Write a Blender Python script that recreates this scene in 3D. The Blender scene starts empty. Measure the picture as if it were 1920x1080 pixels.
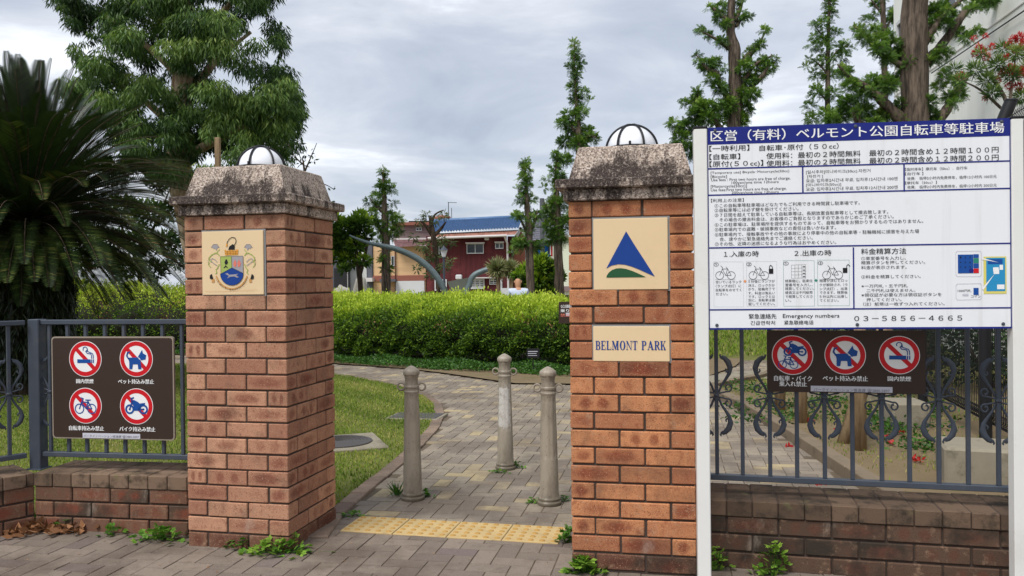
import bpy, math
import numpy as np
from mathutils import Vector, Matrix
R = math.radians
sc = bpy.context.scene
COL = sc.collection
rng = np.random.default_rng(11)

# ------------------------------------------------------------------ camera
F0, PITCH, ROLL, H = 1552.0, 0.0055, 0.011, 1.395
cp, sp_, cr, sr = math.cos(PITCH), math.sin(PITCH), math.cos(ROLL), math.sin(ROLL)
RV = Vector((1, 0, 0)); UV_ = Vector((0, sp_, cp)); FV = Vector((0, cp, -sp_))
cd = bpy.data.cameras.new('camera'); cam = bpy.data.objects.new('camera', cd); COL.objects.link(cam)
cx_, cy_, cz_ = cr * RV - sr * UV_, sr * RV + cr * UV_, -FV
cam.matrix_world = Matrix(((cx_.x, cy_.x, cz_.x, 0), (cx_.y, cy_.y, cz_.y, 0), (cx_.z, cy_.z, cz_.z, H), (0, 0, 0, 1)))
cd.sensor_fit = 'HORIZONTAL'; cd.angle = 2 * math.atan(960 / F0); cd.clip_start = 0.05; cd.clip_end = 2000
sc.camera = cam

# ------------------------------------------------------------------ light
SUN_EL, SUN_AZ = R(56), R(216)          # azimuth clockwise from +Y: high, behind the viewer, a little to the left
w = bpy.data.worlds.new('World'); sc.world = w; w.use_nodes = True
nt = w.node_tree; nt.nodes.clear()
def wn(t, **k):
    n = nt.nodes.new(t)
    for a, b in k.items(): setattr(n, a, b)
    return n
sky = wn('ShaderNodeTexSky', sky_type='NISHITA', sun_disc=False, sun_elevation=SUN_EL, sun_rotation=SUN_AZ)
tc = wn('ShaderNodeTexCoord'); sep = wn('ShaderNodeSeparateXYZ'); nt.links.new(tc.outputs['Generated'], sep.inputs[0])
def wm(op, a, b):
    n = wn('ShaderNodeMath', operation=op)
    for i, v in enumerate((a, b)):
        if hasattr(v, 'links'): nt.links.new(v, n.inputs[i])
        else: n.inputs[i].default_value = v
    return n.outputs[0]
zz = wm('ADD', wm('MAXIMUM', sep.outputs[2], 0.0), 0.22)
cmb = wn('ShaderNodeCombineXYZ')
nt.links.new(wm('DIVIDE', sep.outputs[0], zz), cmb.inputs[0]); nt.links.new(wm('DIVIDE', sep.outputs[1], zz), cmb.inputs[1])
def wnoise(scale, detail, off, dist=0.0):
    mp = wn('ShaderNodeMapping'); mp.inputs['Location'].default_value = off; mp.inputs['Scale'].default_value = (1, 1.25, 1)
    nt.links.new(cmb.outputs[0], mp.inputs[0])
    n = wn('ShaderNodeTexNoise'); n.inputs['Scale'].default_value = scale; n.inputs['Detail'].default_value = detail
    n.inputs['Roughness'].default_value = 0.55; n.inputs['Distortion'].default_value = dist
    nt.links.new(mp.outputs[0], n.inputs['Vector']); return n.outputs['Fac']
n1 = wnoise(1.5, 10, (3.1, 1.7, 0), .5); n2 = wnoise(0.5, 4, (8.3, 4.4, 0))
rp = wn('ShaderNodeValToRGB'); cr_ = rp.color_ramp
mixv = wm('ADD', wm('MULTIPLY', n1, .62), wm('MULTIPLY', n2, .38)); nt.links.new(mixv, rp.inputs[0])
cr_.elements[0].position = .37; cr_.elements[0].color = (2.2, 2.45, 2.95, 1)
cr_.elements[1].position = .62; cr_.elements[1].color = (5.2, 5.35, 5.6, 1)
e = cr_.elements.new(.47); e.color = (2.75, 2.98, 3.42, 1)
e = cr_.elements.new(.55); e.color = (3.6, 3.76, 4.1, 1)
mx = wn('ShaderNodeMix', data_type='RGBA'); mx.inputs[0].default_value = .92
nt.links.new(sky.outputs[0], mx.inputs[6]); nt.links.new(rp.outputs[0], mx.inputs[7])
bg = wn('ShaderNodeBackground'); bg.inputs[1].default_value = 0.10
nt.links.new(mx.outputs[2], bg.inputs[0])
wo = wn('ShaderNodeOutputWorld'); nt.links.new(bg.outputs[0], wo.inputs[0])
sl = bpy.data.lights.new('sun', 'SUN'); sl.energy = 1.5; sl.angle = R(26); sl.color = (1, .97, .92)
so = bpy.data.objects.new('sun', sl); COL.objects.link(so)
dv = Vector((math.sin(SUN_AZ) * math.cos(SUN_EL), math.cos(SUN_AZ) * math.cos(SUN_EL), math.sin(SUN_EL)))
so.rotation_euler = dv.to_track_quat('Z', 'Y').to_euler(); so.location = dv * 30
sc.view_settings.view_transform = 'Standard'; sc.view_settings.look = 'None'
sc.view_settings.exposure = 1.12; sc.view_settings.gamma = 1; sc.view_settings.use_curve_mapping = False
sc.render.engine = 'CYCLES'
sc.cycles.max_bounces = 6; sc.cycles.diffuse_bounces = 3; sc.cycles.transparent_max_bounces = 8

# ------------------------------------------------------------------ measuring helpers (photo pixel -> place)
def ray(px, py):
    a, b = float(px) - 960, 540 - float(py)
    u, v = a * cr + b * sr, -a * sr + b * cr
    return u * RV + v * UV_ + F0 * FV
def G(px, py, z=0.0):
    d = ray(px, py); t = (z - H) / d.z
    return Vector((d.x * t, d.y * t, z))
def W(px, py, Y):
    Y = float(Y); d = ray(px, py); t = Y / d.y
    return Vector((d.x * t, Y, H + d.z * t))
class Plane:                       # a vertical face: local x along it, y into it, z up
    def __init__(s, o, yaw): s.o = Vector((o[0], o[1], 0)); s.yaw = yaw; s.ex = Vector((math.cos(yaw), -math.sin(yaw), 0)); s.ey = Vector((math.sin(yaw), math.cos(yaw), 0))
    def __call__(s, px, py, y=0.0):
        d = ray(px, py); o = s.o + s.ey * y; c = Vector((0, 0, H))
        t = (o - c).dot(s.ey) / d.dot(s.ey); p = c + d * t
        return (p - s.o).dot(s.ex), p.z

# ------------------------------------------------------------------ objects
def tag(o, label=None, cat=None, group=None, kind=None):
    if label: o['label'] = label
    if cat: o['category'] = cat
    if group: o['group'] = group
    if kind: o['kind'] = kind
    return o
def thing(name, label, cat, loc=(0, 0, 0), rz=0.0, group=None):
    o = bpy.data.objects.new(name, None); COL.objects.link(o); o.empty_display_size = .1
    o.location = loc; o.rotation_euler = (0, 0, rz)
    return tag(o, label, cat, group)
def copy_tree(o, parent=None):
    c = o.copy(); COL.objects.link(c); c.parent = parent
    for ch in list(o.children): copy_tree(ch, c)
    return c

class MB:
    def __init__(s): s.v = []; s.f = []; s.mi = []; s.bc = []; s.uv = []; s.has_uv = False
    def add(s, vs, fs, mi=0, bc=(.5, .5, .5), uvs=None):
        b = len(s.v); s.v += [tuple(p) for p in vs]
        for k, f in enumerate(fs):
            s.f.append([b + i for i in f]); s.mi.append(mi); s.bc.append(bc)
            if uvs is not None: s.uv += uvs[k]; s.has_uv = True
            else: s.uv += [(0, 0)] * len(f)
        return s
    def box(s, x0, x1, y0, y1, z0, z1, bev=0.0, mi=0, bc=(.5, .5, .5)):
        lo = (min(x0, x1), min(y0, y1), min(z0, z1)); hi = (max(x0, x1), max(y0, y1), max(z0, z1))
        dm = [max(hi[i] - lo[i], 1e-6) for i in range(3)]
        bev = min(bev, .45 * min(dm))
        vs, fs = [], []; c = [(lo[i] + hi[i]) / 2 for i in range(3)]
        if bev <= 0:
            vs = [((lo, hi)[a][0], (lo, hi)[b][1], (lo, hi)[d][2]) for a in (0, 1) for b in (0, 1) for d in (0, 1)]
            fs = [(0, 1, 3, 2), (4, 6, 7, 5), (0, 4, 5, 1), (2, 3, 7, 6), (0, 2, 6, 4), (1, 5, 7, 3)]
        else:
            idx = {}
            for a in (0, 1):
                for b in (0, 1):
                    for d in (0, 1):
                        sg = (a, b, d)
                        for ax in range(3):
                            p = [hi[i] - (0 if i == ax else bev) if sg[i] else lo[i] + (0 if i == ax else bev) for i in range(3)]
                            idx[(a, b, d, ax)] = len(vs); vs.append(tuple(p))
            for ax in range(3):
                o1, o2 = [i for i in range(3) if i != ax]
                for sgn in (0, 1):
                    q = []
                    for (m, n) in ((0, 0), (1, 0), (1, 1), (0, 1)):
                        k = [0, 0, 0]; k[ax] = sgn; k[o1] = m; k[o2] = n; q.append(idx[(*k, ax)])
                    fs.append(q)
                for m in (0, 1):
                    for n in (0, 1):
                        k0 = [0, 0, 0]; k0[o1] = m; k0[o2] = n; k1 = list(k0); k1[ax] = 1
                        fs.append([idx[(*k0, o1)], idx[(*k1, o1)], idx[(*k1, o2)], idx[(*k0, o2)]])
            for a in (0, 1):
                for b in (0, 1):
                    for d in (0, 1): fs.append([idx[(a, b, d, i)] for i in range(3)])
            for f in fs:
                p = [Vector(vs[i]) for i in f]; n = (p[1] - p[0]).cross(p[2] - p[0]); m = sum(p, Vector()) / len(p) - Vector(c)
                if n.dot(m) < 0: f.reverse()
        uvs = []
        for f in fs:
            p = [Vector(vs[i]) for i in f]; n = (p[1] - p[0]).cross(p[2] - p[0]); ab = [abs(n[i]) for i in range(3)]
            ax = ab.index(max(ab)); i, j = ((1, 2), (0, 2), (0, 1))[ax]
            uvs.append([((q[i] - lo[i]) / dm[i], (q[j] - lo[j]) / dm[j]) for q in p])
        return s.add(vs, fs, mi, bc, uvs)
    def tube(s, pts, rad, n=8, mi=0, bc=(.5, .5, .5), cap=True, sx=1.0):
        pts = [Vector(p) for p in pts]; m = len(pts)
        if not hasattr(rad, '__len__'): rad = [rad] * m
        vs, fs = [], []; prev = None
        for k in range(m):
            t = (pts[min(k + 1, m - 1)] - pts[max(k - 1, 0)])
            t = t.normalized() if t.length > 1e-9 else Vector((0, 0, 1))
            if prev is None:
                a = Vector((0, 1, 0)) if abs(t.y) < .9 else Vector((1, 0, 0)); u = t.cross(a).normalized()
            else:
                u = (prev - t * prev.dot(t)); u = u.normalized() if u.length > 1e-6 else t.orthogonal().normalized()
            prev = u; v = t.cross(u)
            for i in range(n):
                an = 2 * math.pi * i / n
                vs.append(pts[k] + (u * math.cos(an) + v * math.sin(an) * sx) * rad[k])
        for k in range(m - 1):
            for i in range(n):
                j = (i + 1) % n; fs.append((k * n + i, k * n + j, (k + 1) * n + j, (k + 1) * n + i))
        if cap: fs.append(tuple(range(n - 1, -1, -1))); fs.append(tuple((m - 1) * n + i for i in range(n)))
        return s.add(vs, fs, mi, bc)
    def lathe(s, prof, n=24, c=(0, 0, 0), mi=0, mod=None, bc=(.5, .5, .5)):
        vs, fs = [], []
        for (r, z) in prof:
            for i in range(n):
                a = 2 * math.pi * i / n; q = r * (mod(a, z) if mod else 1)
                vs.append((c[0] + q * math.cos(a), c[1] + q * math.sin(a), c[2] + z))
        m = len(prof)
        for k in range(m - 1):
            for i in range(n):
                j = (i + 1) % n; fs.append((k * n + i, k * n + j, (k + 1) * n + j, (k + 1) * n + i))
        fs.append(tuple(range(n - 1, -1, -1))); fs.append(tuple((m - 1) * n + i for i in range(n)))
        return s.add(vs, fs, mi, bc)
    def flat(s, poly, y, mi=0, bc=(.5, .5, .5)):            # a polygon in the local xz plane that faces -y
        a = sum(poly[i][0] * poly[(i + 1) % len(poly)][1] - poly[(i + 1) % len(poly)][0] * poly[i][1] for i in range(len(poly)))
        if a < 0: poly = poly[::-1]
        return s.add([(x, y, z) for x, z in poly], [tuple(range(len(poly)))], mi, bc)
    def prism(s, poly, y0, y1, mi=0, bc=(.5, .5, .5)):
        a = sum(poly[i][0] * poly[(i + 1) % len(poly)][1] - poly[(i + 1) % len(poly)][0] * poly[i][1] for i in range(len(poly)))
        if a < 0: poly = poly[::-1]
        n = len(poly); vs = [(x, y0, z) for x, z in poly] + [(x, y1, z) for x, z in poly]
        fs = [tuple(range(n)), tuple(range(2 * n - 1, n - 1, -1))] + [(i, n + i, n + (i + 1) % n, (i + 1) % n) for i in range(n)]
        return s.add(vs, fs, mi, bc)
    def ring(s, cx, cz, r0, r1, y, n=40, mi=0, a0=0, a1=2 * math.pi, bc=(.5, .5, .5)):
        vs, fs = [], []
        for i in range(n + 1):
            a = a0 + (a1 - a0) * i / n
            vs += [(cx + r0 * math.cos(a), y, cz + r0 * math.sin(a)), (cx + r1 * math.cos(a), y, cz + r1 * math.sin(a))]
        for i in range(n): fs.append((2 * i, 2 * i + 1, 2 * i + 3, 2 * i + 2))
        return s.add(vs, fs, mi, bc)
    def line(s, pts, wd, y, mi=0, bc=(.5, .5, .5)):          # a flat stroke in the xz plane
        for (a, b) in zip(pts[:-1], pts[1:]):
            dx, dz = b[0] - a[0], b[1] - a[1]; l = math.hypot(dx, dz) or 1e-6
            nx, nz = -dz / l * wd / 2, dx / l * wd / 2; ex, ez = dx / l * wd * .3, dz / l * wd * .3
            s.flat([(a[0] - ex + nx, a[1] - ez + nz), (a[0] - ex - nx, a[1] - ez - nz), (b[0] + ex - nx, b[1] + ez - nz), (b[0] + ex + nx, b[1] + ez + nz)], y, mi, bc)
        return s
    def build(s, name, mats, parent=None, smooth=False, loc=None, rz=None, auto=None):
        me = bpy.data.meshes.new(name); me.from_pydata(s.v, [], s.f)
        if not isinstance(mats, (list, tuple)): mats = [mats]
        for m in mats: me.materials.append(m)
        me.polygons.foreach_set('material_index', s.mi)
        if smooth: me.polygons.foreach_set('use_smooth', [True] * len(s.f))
        a = me.attributes.new('bc', 'FLOAT_COLOR', 'FACE')
        a.data.foreach_set('color', [x for c in s.bc for x in (c[0], c[1], c[2], 1.0)])
        if s.has_uv:
            ul = me.uv_layers.new(name='UVMap'); ul.data.foreach_set('uv', [x for c in s.uv for x in c])
        me.update()
        if smooth and auto: me.set_sharp_from_angle(angle=R(auto))
        o = bpy.data.objects.new(name, me); COL.objects.link(o); o.parent = parent
        if loc is not None: o.location = loc
        if rz is not None: o.rotation_euler = (0, 0, rz)
        return o

def leaf_mesh(name, c, d, side, L, Wd, lv, mat, parent=None, fold=0.0):
    """N leaf-shaped quads: base c, direction d, half-width direction side."""
    N = len(c); c = np.asarray(c, float); d = np.asarray(d, float); side = np.asarray(side, float)
    L = np.broadcast_to(L, (N,))[:, None]; Wd = np.broadcast_to(Wd, (N,))[:, None]
    n = np.cross(d, side)
    v = np.empty((N, 4, 3)); v[:, 0] = c; v[:, 2] = c + d * L
    v[:, 1] = c + d * L * .42 + side * Wd * .5 + n * Wd * fold; v[:, 3] = c + d * L * .42 - side * Wd * .5 + n * Wd * fold
    me = bpy.data.meshes.new(name); me.vertices.add(4 * N); me.loops.add(4 * N); me.polygons.add(N)
    me.vertices.foreach_set('co', v.ravel()); me.loops.foreach_set('vertex_index', np.arange(4 * N, dtype=np.int32))
    me.polygons.foreach_set('loop_start', np.arange(0, 4 * N, 4, dtype=np.int32))
    me.materials.append(mat)
    a = me.attributes.new('lv', 'FLOAT', 'FACE'); a.data.foreach_set('value', np.broadcast_to(lv, (N,)).astype(np.float32))
    me.update(calc_edges=True)
    o = bpy.data.objects.new(name, me); COL.objects.link(o); o.parent = parent
    return o
def unit(a): return a / np.maximum(np.linalg.norm(a, axis=-1, keepdims=True), 1e-9)
def rdir(n): return unit(rng.normal(size=(n, 3)))
def inside(pts, poly):
    x, y = pts[:, 0], pts[:, 1]; r = np.zeros(len(pts), bool); n = len(poly)
    for i in range(n):
        x1, y1 = poly[i][0], poly[i][1]; x2, y2 = poly[(i + 1) % n][0], poly[(i + 1) % n][1]
        if y1 == y2: continue
        k = ((y1 > y) != (y2 > y)) & (x < (x2 - x1) * (y - y1) / (y2 - y1) + x1); r ^= k
    return r

# ------------------------------------------------------------------ materials
def lin(c):
    return tuple((x / 255 / 12.92 if x <= 10 else ((x / 255 + .055) / 1.055) ** 2.4) for x in c) + (1,)
class Mat:
    def __init__(s, name):
        s.m = bpy.data.materials.new(name); s.m.use_nodes = True; s.t = s.m.node_tree; s.t.nodes.clear(); s._tc = None
    def N(s, typ, ins=None, **kw):
        n = s.t.nodes.new(typ)
        for k, v in kw.items(): setattr(n, k, v)
        for k, v in (ins or {}).items():
            if hasattr(v, 'links'): s.t.links.new(v, n.inputs[k])
            else: n.inputs[k].default_value = v
        return n
    def co(s, which='Object'):
        if s._tc is None: s._tc = s.N('ShaderNodeTexCoord')
        return s._tc.outputs[which]
    def math(s, op, a, b=0.0, c=0.0, clamp=False):
        return s.N('ShaderNodeMath', {0: a, 1: b, 2: c}, operation=op, use_clamp=clamp).outputs[0]
    def noise(s, scale, detail=3, rough=.55, vec=None, sc3=None, dist=0.0):
        vec = vec or s.co()
        if sc3: vec = s.N('ShaderNodeMapping', {'Vector': vec, 'Scale': sc3}).outputs[0]
        return s.N('ShaderNodeTexNoise', {'Vector': vec, 'Scale': scale, 'Detail': detail, 'Roughness': rough, 'Distortion': dist}).outputs['Fac']
    def step(s, f, a, b, lo=0.0, hi=1.0):
        return s.N('ShaderNodeMapRange', {0: f, 1: a, 2: b, 3: lo, 4: hi}, interpolation_type='SMOOTHSTEP').outputs[0]
    def mix(s, f, a, b, mode='MIX'):
        return s.N('ShaderNodeMix', {0: f, 6: a, 7: b}, data_type='RGBA', blend_type=mode).outputs[2]
    def ramp(s, f, stops):
        n = s.N('ShaderNodeValToRGB', {0: f}); el = n.color_ramp.elements
        el[0].position, el[0].color = stops[0][0], stops[0][1]; el[1].position, el[1].color = stops[-1][0], stops[-1][1]
        for p, c in stops[1:-1]: q = el.new(p); q.color = c
        return n.outputs[0]
    def attr(s, name): return s.N('ShaderNodeAttribute', attribute_name=name)
    def bump(s, h, dist=.003, strength=1.0): return s.N('ShaderNodeBump', {'Height': h, 'Distance': dist, 'Strength': strength}).outputs[0]
    def out(s, col, rough=.8, normal=None, spec=.3, metal=0.0, **ex):
        ins = {'Base Color': col, 'Roughness': rough, 'Specular IOR Level': spec, 'Metallic': metal}
        if normal is not None: ins['Normal'] = normal
        ins.update(ex)
        p = s.N('ShaderNodeBsdfPrincipled', ins); o = s.N('ShaderNodeOutputMaterial', {0: p.outputs[0]})
        return s.m
def plain(name, c, rough=.6, var=.12, scale=8, metal=0.0, spec=.3, bump=0.0, dirt=None, dirt_amt=.5):
    m = Mat(name); c = lin(c)
    n = m.noise(scale, 5, .6)
    k = m.math('ADD', m.math('MULTIPLY', n, 2 * var), 1 - var)
    col = m.mix(1.0, c, m.N('ShaderNodeCombineColor', {0: k, 1: k, 2: k}).outputs[0], 'MULTIPLY')
    if dirt: col = m.mix(m.math('MULTIPLY', m.step(m.noise(scale * .6, 8, .7), .5, .72), dirt_amt), col, lin(dirt))
    return m.out(col, rough, m.bump(m.noise(scale * 12, 3), .002, bump) if bump else None, spec, metal)

def brick_mat(name, light, mid, oval, grime, grime_amt, fleck=.5):
    m = Mat(name); b = m.N('ShaderNodeSeparateColor', {0: m.attr('bc').outputs['Color']}); r, g, d = b.outputs[0], b.outputs[1], b.outputs[2]
    uv = m.N('ShaderNodeSeparateXYZ', {0: m.N('ShaderNodeUVMap').outputs[0]})
    wob = m.math('MULTIPLY', m.math('SUBTRACT', m.noise(28, 3), .5), .5)
    u = m.math('ADD', m.math('SUBTRACT', uv.outputs[0], .5), m.math('MULTIPLY', wob, .35)); v = m.math('ADD', m.math('SUBTRACT', uv.outputs[1], .5), m.math('MULTIPLY', wob, .45))
    def ell(uu, a, bb):
        x = m.math('DIVIDE', uu, a); y = m.math('DIVIDE', v, bb)
        return m.math('SQRT', m.math('ADD', m.math('MULTIPLY', x, x), m.math('MULTIPLY', y, y)))
    one = m.step(ell(m.math('ADD', u, m.math('MULTIPLY', m.math('SUBTRACT', d, .5), .16)), m.math('ADD', m.math('MULTIPLY', r, .22), .24), m.math('ADD', m.math('MULTIPLY', d, .16), .26)), 1.35, .45); two = m.step(ell(m.math('SUBTRACT', m.math('ABSOLUTE', u), .19), .11, .36), 1.4, .5)
    is1 = m.math('GREATER_THAN', g, .50); is2 = m.math('MULTIPLY', m.math('GREATER_THAN', g, .36), m.math('LESS_THAN', g, .50))
    om = m.math('ADD', m.math('MULTIPLY', one, is1), m.math('MULTIPLY', two, is2), clamp=True)
    base = m.mix(r, lin(light), lin(mid))
    base = m.mix(m.step(m.noise(9, 4), .42, .66), base, m.mix(.4, base, lin(mid))); base = m.mix(m.math('MULTIPLY', m.step(m.noise(26, 6, .7), .5, .66), .45), base, lin(oval)); base = m.mix(m.math('MULTIPLY', m.step(m.noise(17, 6, .7), .54, .68), .5), base, lin((168, 138, 112)))
    col = m.mix(m.math('MULTIPLY', om, m.math('MULTIPLY', m.math('ADD', m.math('MULTIPLY', d, .6), .35), m.step(m.noise(60, 4, .7), .3, .56, .5, 1.0))), base, lin(oval))
    sp = m.noise(190, 2, .7); col = m.mix(m.math('MULTIPLY', m.step(sp, .57, .68), .75), col, lin((58, 38, 30)))
    col = m.mix(m.math('MULTIPLY', m.step(m.noise(150, 2, .6), .60, .70), fleck), col, lin((214, 176, 140)))
    gr = m.math('MULTIPLY', m.step(m.math('ADD', m.noise(5, 8, .65), m.math('MULTIPLY', m.math('SUBTRACT', d, .5), .34)), .52, .72), grime_amt)
    col = m.mix(gr, col, lin(grime))
    col = m.mix(m.math('MULTIPLY', m.step(m.noise(4.5, 8, .72, sc3=(1, 1, .5)), .58, .76), .34), col, lin((196, 180, 164)))
    h = m.math('ADD', m.noise(190, 2, .7), m.math('MULTIPLY', m.noise(60, 3), .8))
    return m.out(col, .92, m.bump(h, .0025, .8), .2)
M = {}
M['brick'] = brick_mat('brick_orange', (200, 152, 122), (158, 112, 90), (122, 68, 54), (92, 74, 62), .38)
M['brick_red'] = brick_mat('brick_warm', (206, 142, 98), (158, 102, 74), (126, 62, 44), (88, 66, 54), .4)
M['brick_dirty'] = brick_mat('brick_stained', (128, 92, 74), (104, 72, 58), (92, 48, 38), (60, 50, 42), .8)
M['brick_wall'] = brick_mat('brick_low_wall', (126, 92, 74), (100, 76, 62), (122, 66, 50), (64, 56, 48), .85, .12)
M['brick_wall_dark'] = brick_mat('brick_low_wall_dark', (96, 75, 62), (80, 64, 53), (96, 62, 50), (50, 46, 40), .85, .05)
m = Mat('coping_brick'); b = m.N('ShaderNodeSeparateColor', {0: m.attr('bc').outputs['Color']})
c_ = m.mix(b.outputs[0], lin((104, 86, 72)), lin((132, 110, 92))); c_ = m.mix(m.step(m.noise(7, 8, .7), .45, .65), c_, lin((70, 60, 50)))
c_ = m.mix(m.math('MULTIPLY', m.step(m.noise(11, 6, .6), .58, .7), .6), c_, lin((118, 112, 78)))
M['coping'] = m.out(c_, .95, m.bump(m.noise(130, 4, .7), .003), .15)
m = Mat('coping_brick_dark'); b = m.N('ShaderNodeSeparateColor', {0: m.attr('bc').outputs['Color']})
c_ = m.mix(b.outputs[0], lin((88, 72, 60)), lin((114, 94, 78))); c_ = m.mix(m.step(m.noise(7, 8, .7), .45, .65), c_, lin((62, 54, 46)))
c_ = m.mix(m.math('MULTIPLY', m.step(m.noise(11, 6, .6), .58, .7), .6), c_, lin((104, 98, 70)))
M['coping_dark'] = m.out(c_, .95, m.bump(m.noise(130, 4, .7), .003), .15)
M['mortar'] = plain('mortar_dark', (74, 62, 55), .95, .2, 30, bump=.5)
M['mortar_grey'] = plain('mortar_grey', (138, 138, 138), .95, .15, 40, bump=.4)
# exposed-aggregate cap stone
m = Mat('granite_cap'); vo = m.N('ShaderNodeTexVoronoi', {'Vector': m.co(), 'Scale': 150.0})
sp = m.N('ShaderNodeSeparateColor', {0: vo.outputs['Color']})
c_ = m.ramp(sp.outputs[0], [(0, lin((92, 80, 74))), (.3, lin((158, 142, 130))), (.7, lin((192, 176, 162))), (1, lin((214, 200, 188)))])
pz = m.N('ShaderNodeSeparateXYZ', {0: m.co()}).outputs[2]
st = m.noise(7, 9, .72, sc3=(1, 1, .35))
low = m.math('SUBTRACT', m.step(pz, .02, .13, 0, .09), m.step(pz, .115, .26, 0, .20))
sm = m.step(m.math('ADD', st, low), .48, .60)
c_ = m.mix(m.math('MULTIPLY', sm, m.step(m.noise(120, 3, .7), .34, .5, .5, .96)), c_, lin((50, 42, 40)))
c_ = m.mix(m.math('MULTIPLY', m.step(m.noise(85, 4, .75), .52, .6), .6), c_, lin((74, 62, 58)))
M['cap'] = m.out(c_, .9, m.bump(m.noise(150, 3, .7), .003), .25)
def slab_mat(name, c1, c2, c3, speck, moss=.0):
    m = Mat(name); b = m.N('ShaderNodeSeparateColor', {0: m.attr('bc').outputs['Color']})
    c = m.mix(b.outputs[0], lin(c1), lin(c2)); c = m.mix(m.math('MULTIPLY', m.step(b.outputs[1], .8, .95), .8), c, lin(c3))
    big = m.noise(1.3, 7, .65); c = m.mix(m.math('MULTIPLY', m.step(big, .42, .62), .75), c, lin(speck))
    c = m.mix(m.math('MULTIPLY', m.step(m.noise(14, 8, .7), .5, .7), .45), c, lin(speck))
    c = m.mix(m.math('MULTIPLY', m.step(m.noise(240, 2, .6), .56, .68), .4), c, lin((58, 52, 46)))
    c = m.mix(m.math('MULTIPLY', m.step(m.noise(200, 2, .6), .6, .7), .35), c, lin((205, 196, 180)))
    return m.out(c, .93, m.bump(m.noise(180, 4, .7), .002), .2)
M['paver_out'] = slab_mat('paver_street', (120, 109, 99), (140, 127, 115), (112, 100, 98), (92, 80, 70))
M['paver_in'] = slab_mat('paver_path', (154, 143, 126), (130, 120, 109), (182, 164, 126), (104, 93, 84))
M['kerb'] = slab_mat('kerb_brick', (146, 126, 110), (128, 110, 96), (120, 100, 90), (98, 86, 76))
M['joint'] = plain('joint_sand', (98, 86, 72), .95, .3, 20, dirt=(84, 80, 58))
M['soil'] = plain('bare_soil', (118, 102, 78), .95, .3, 3, bump=.8, dirt=(98, 94, 56), dirt_amt=.8)
M['lawn'] = plain('lawn_soil', (96, 100, 48), .95, .3, 3, bump=.8, dirt=(126, 116, 66), dirt_amt=.7)
M['earth'] = plain('park_ground', (130, 122, 92), .95, .3, .4, dirt=(96, 110, 56))
M['concrete'] = plain('concrete', (140, 132, 116), .9, .25, 6, bump=.6, dirt=(84, 78, 60), dirt_amt=.9); M['kerb_stone'] = plain('kerb_stone', (122, 108, 90), .9, .25, 6, bump=.6, dirt=(84, 76, 60), dirt_amt=.9)
M['iron'] = plain('blue_grey_paint', (64, 71, 82), .5, .15, 14, spec=.4, dirt=(98, 92, 88), dirt_amt=.35)
M['black_metal'] = plain('black_powder_coat', (30, 30, 33), .5, .15, 20)
M['white_paint'] = plain('white_painted_steel', (224, 224, 220), .45, .04, 4, spec=.4, dirt=(196, 192, 182), dirt_amt=.35)
M['board_white'] = plain('board_white', (228, 230, 235), .4, .02, 3, dirt=(222, 222, 224), dirt_amt=.3)
m = Mat('board_white_weathered'); st = m.step(m.noise(16, 6, .6, sc3=(1, 1, .05)), .52, .72); c_ = m.mix(m.math('MULTIPLY', st, .35), lin((230, 232, 236)), lin((196, 194, 190)))
c_ = m.mix(m.math('MULTIPLY', m.step(m.noise(3, 7, .7), .52, .7), .25), c_, lin((206, 204, 198))); M['board_white'] = m.out(c_, .38, m.bump(m.noise(3, 2), .004, .25), .4)
M['navy'] = plain('navy_blue', (22, 34, 120), .4, .06, 5)
M['ink'] = plain('black_ink', (26, 26, 30), .5, .0, 5)
M['brown'] = plain('sign_brown', (58, 44, 37), .45, .06, 3, dirt=(72, 58, 50), dirt_amt=.3)
M['sign_rim'] = plain('sign_rim', (150, 138, 124), .5, .1, 20)
M['red'] = plain('sign_red', (200, 22, 34), .45, .05, 5)
M['sign_white'] = plain('sign_white', (236, 236, 236), .45, .03, 5)
M['sign_blue'] = plain('sign_blue', (18, 74, 150), .45, .05, 5)
M['sticker'] = plain('sticker_grey', (196, 196, 206), .5, .04, 5)
M['grey_ink'] = plain('grey_ink', (104, 104, 112), .5, .0, 5)
M['plaque'] = plain('plaque_beige', (224, 198, 158), .4, .05, 3, dirt=(204, 178, 140), dirt_amt=.3)
M['plaque_rim'] = plain('plaque_rim', (128, 126, 124), .7, .15, 30)
M['logo_blue'] = plain('logo_blue', (22, 62, 138), .35, .05, 5)
M['logo_green'] = plain('logo_green', (38, 84, 52), .35, .05, 5)
M['crest_green'] = plain('crest_green', (160, 176, 92), .45, .08, 30)
M['crest_grey'] = plain('crest_grey', (156, 152, 156), .45, .08, 30)
M['crest_gold'] = plain('crest_gold', (214, 150, 62), .45, .08, 30)
M['crest_pink'] = plain('crest_pink', (214, 120, 104), .45, .05, 30)
M['crest_tan'] = plain('crest_tan', (196, 146, 88), .45, .05, 30)
M['orange_ink'] = plain('orange_ink', (228, 150, 96), .5, .0, 5)
M['green_ink'] = plain('green_ink', (40, 130, 110), .5, .0, 5)
M['cyan_ink'] = plain('cyan_ink', (40, 140, 190), .5, .03, 5)
M['yellow_ink'] = plain('yellow_ink', (216, 206, 110), .5, .03, 5)
M['tactile'] = plain('tactile_yellow', (190, 165, 116), .8, .2, 9, bump=.4, dirt=(146, 124, 88), dirt_amt=.9); M['tactile_dot'] = plain('tactile_worn_dot', (180, 142, 78), .7, .16, 12, dirt=(150, 112, 60), dirt_amt=.6)
M['globe'] = plain('frosted_globe', (228, 230, 236), .3, .02, 4, spec=.5)
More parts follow.
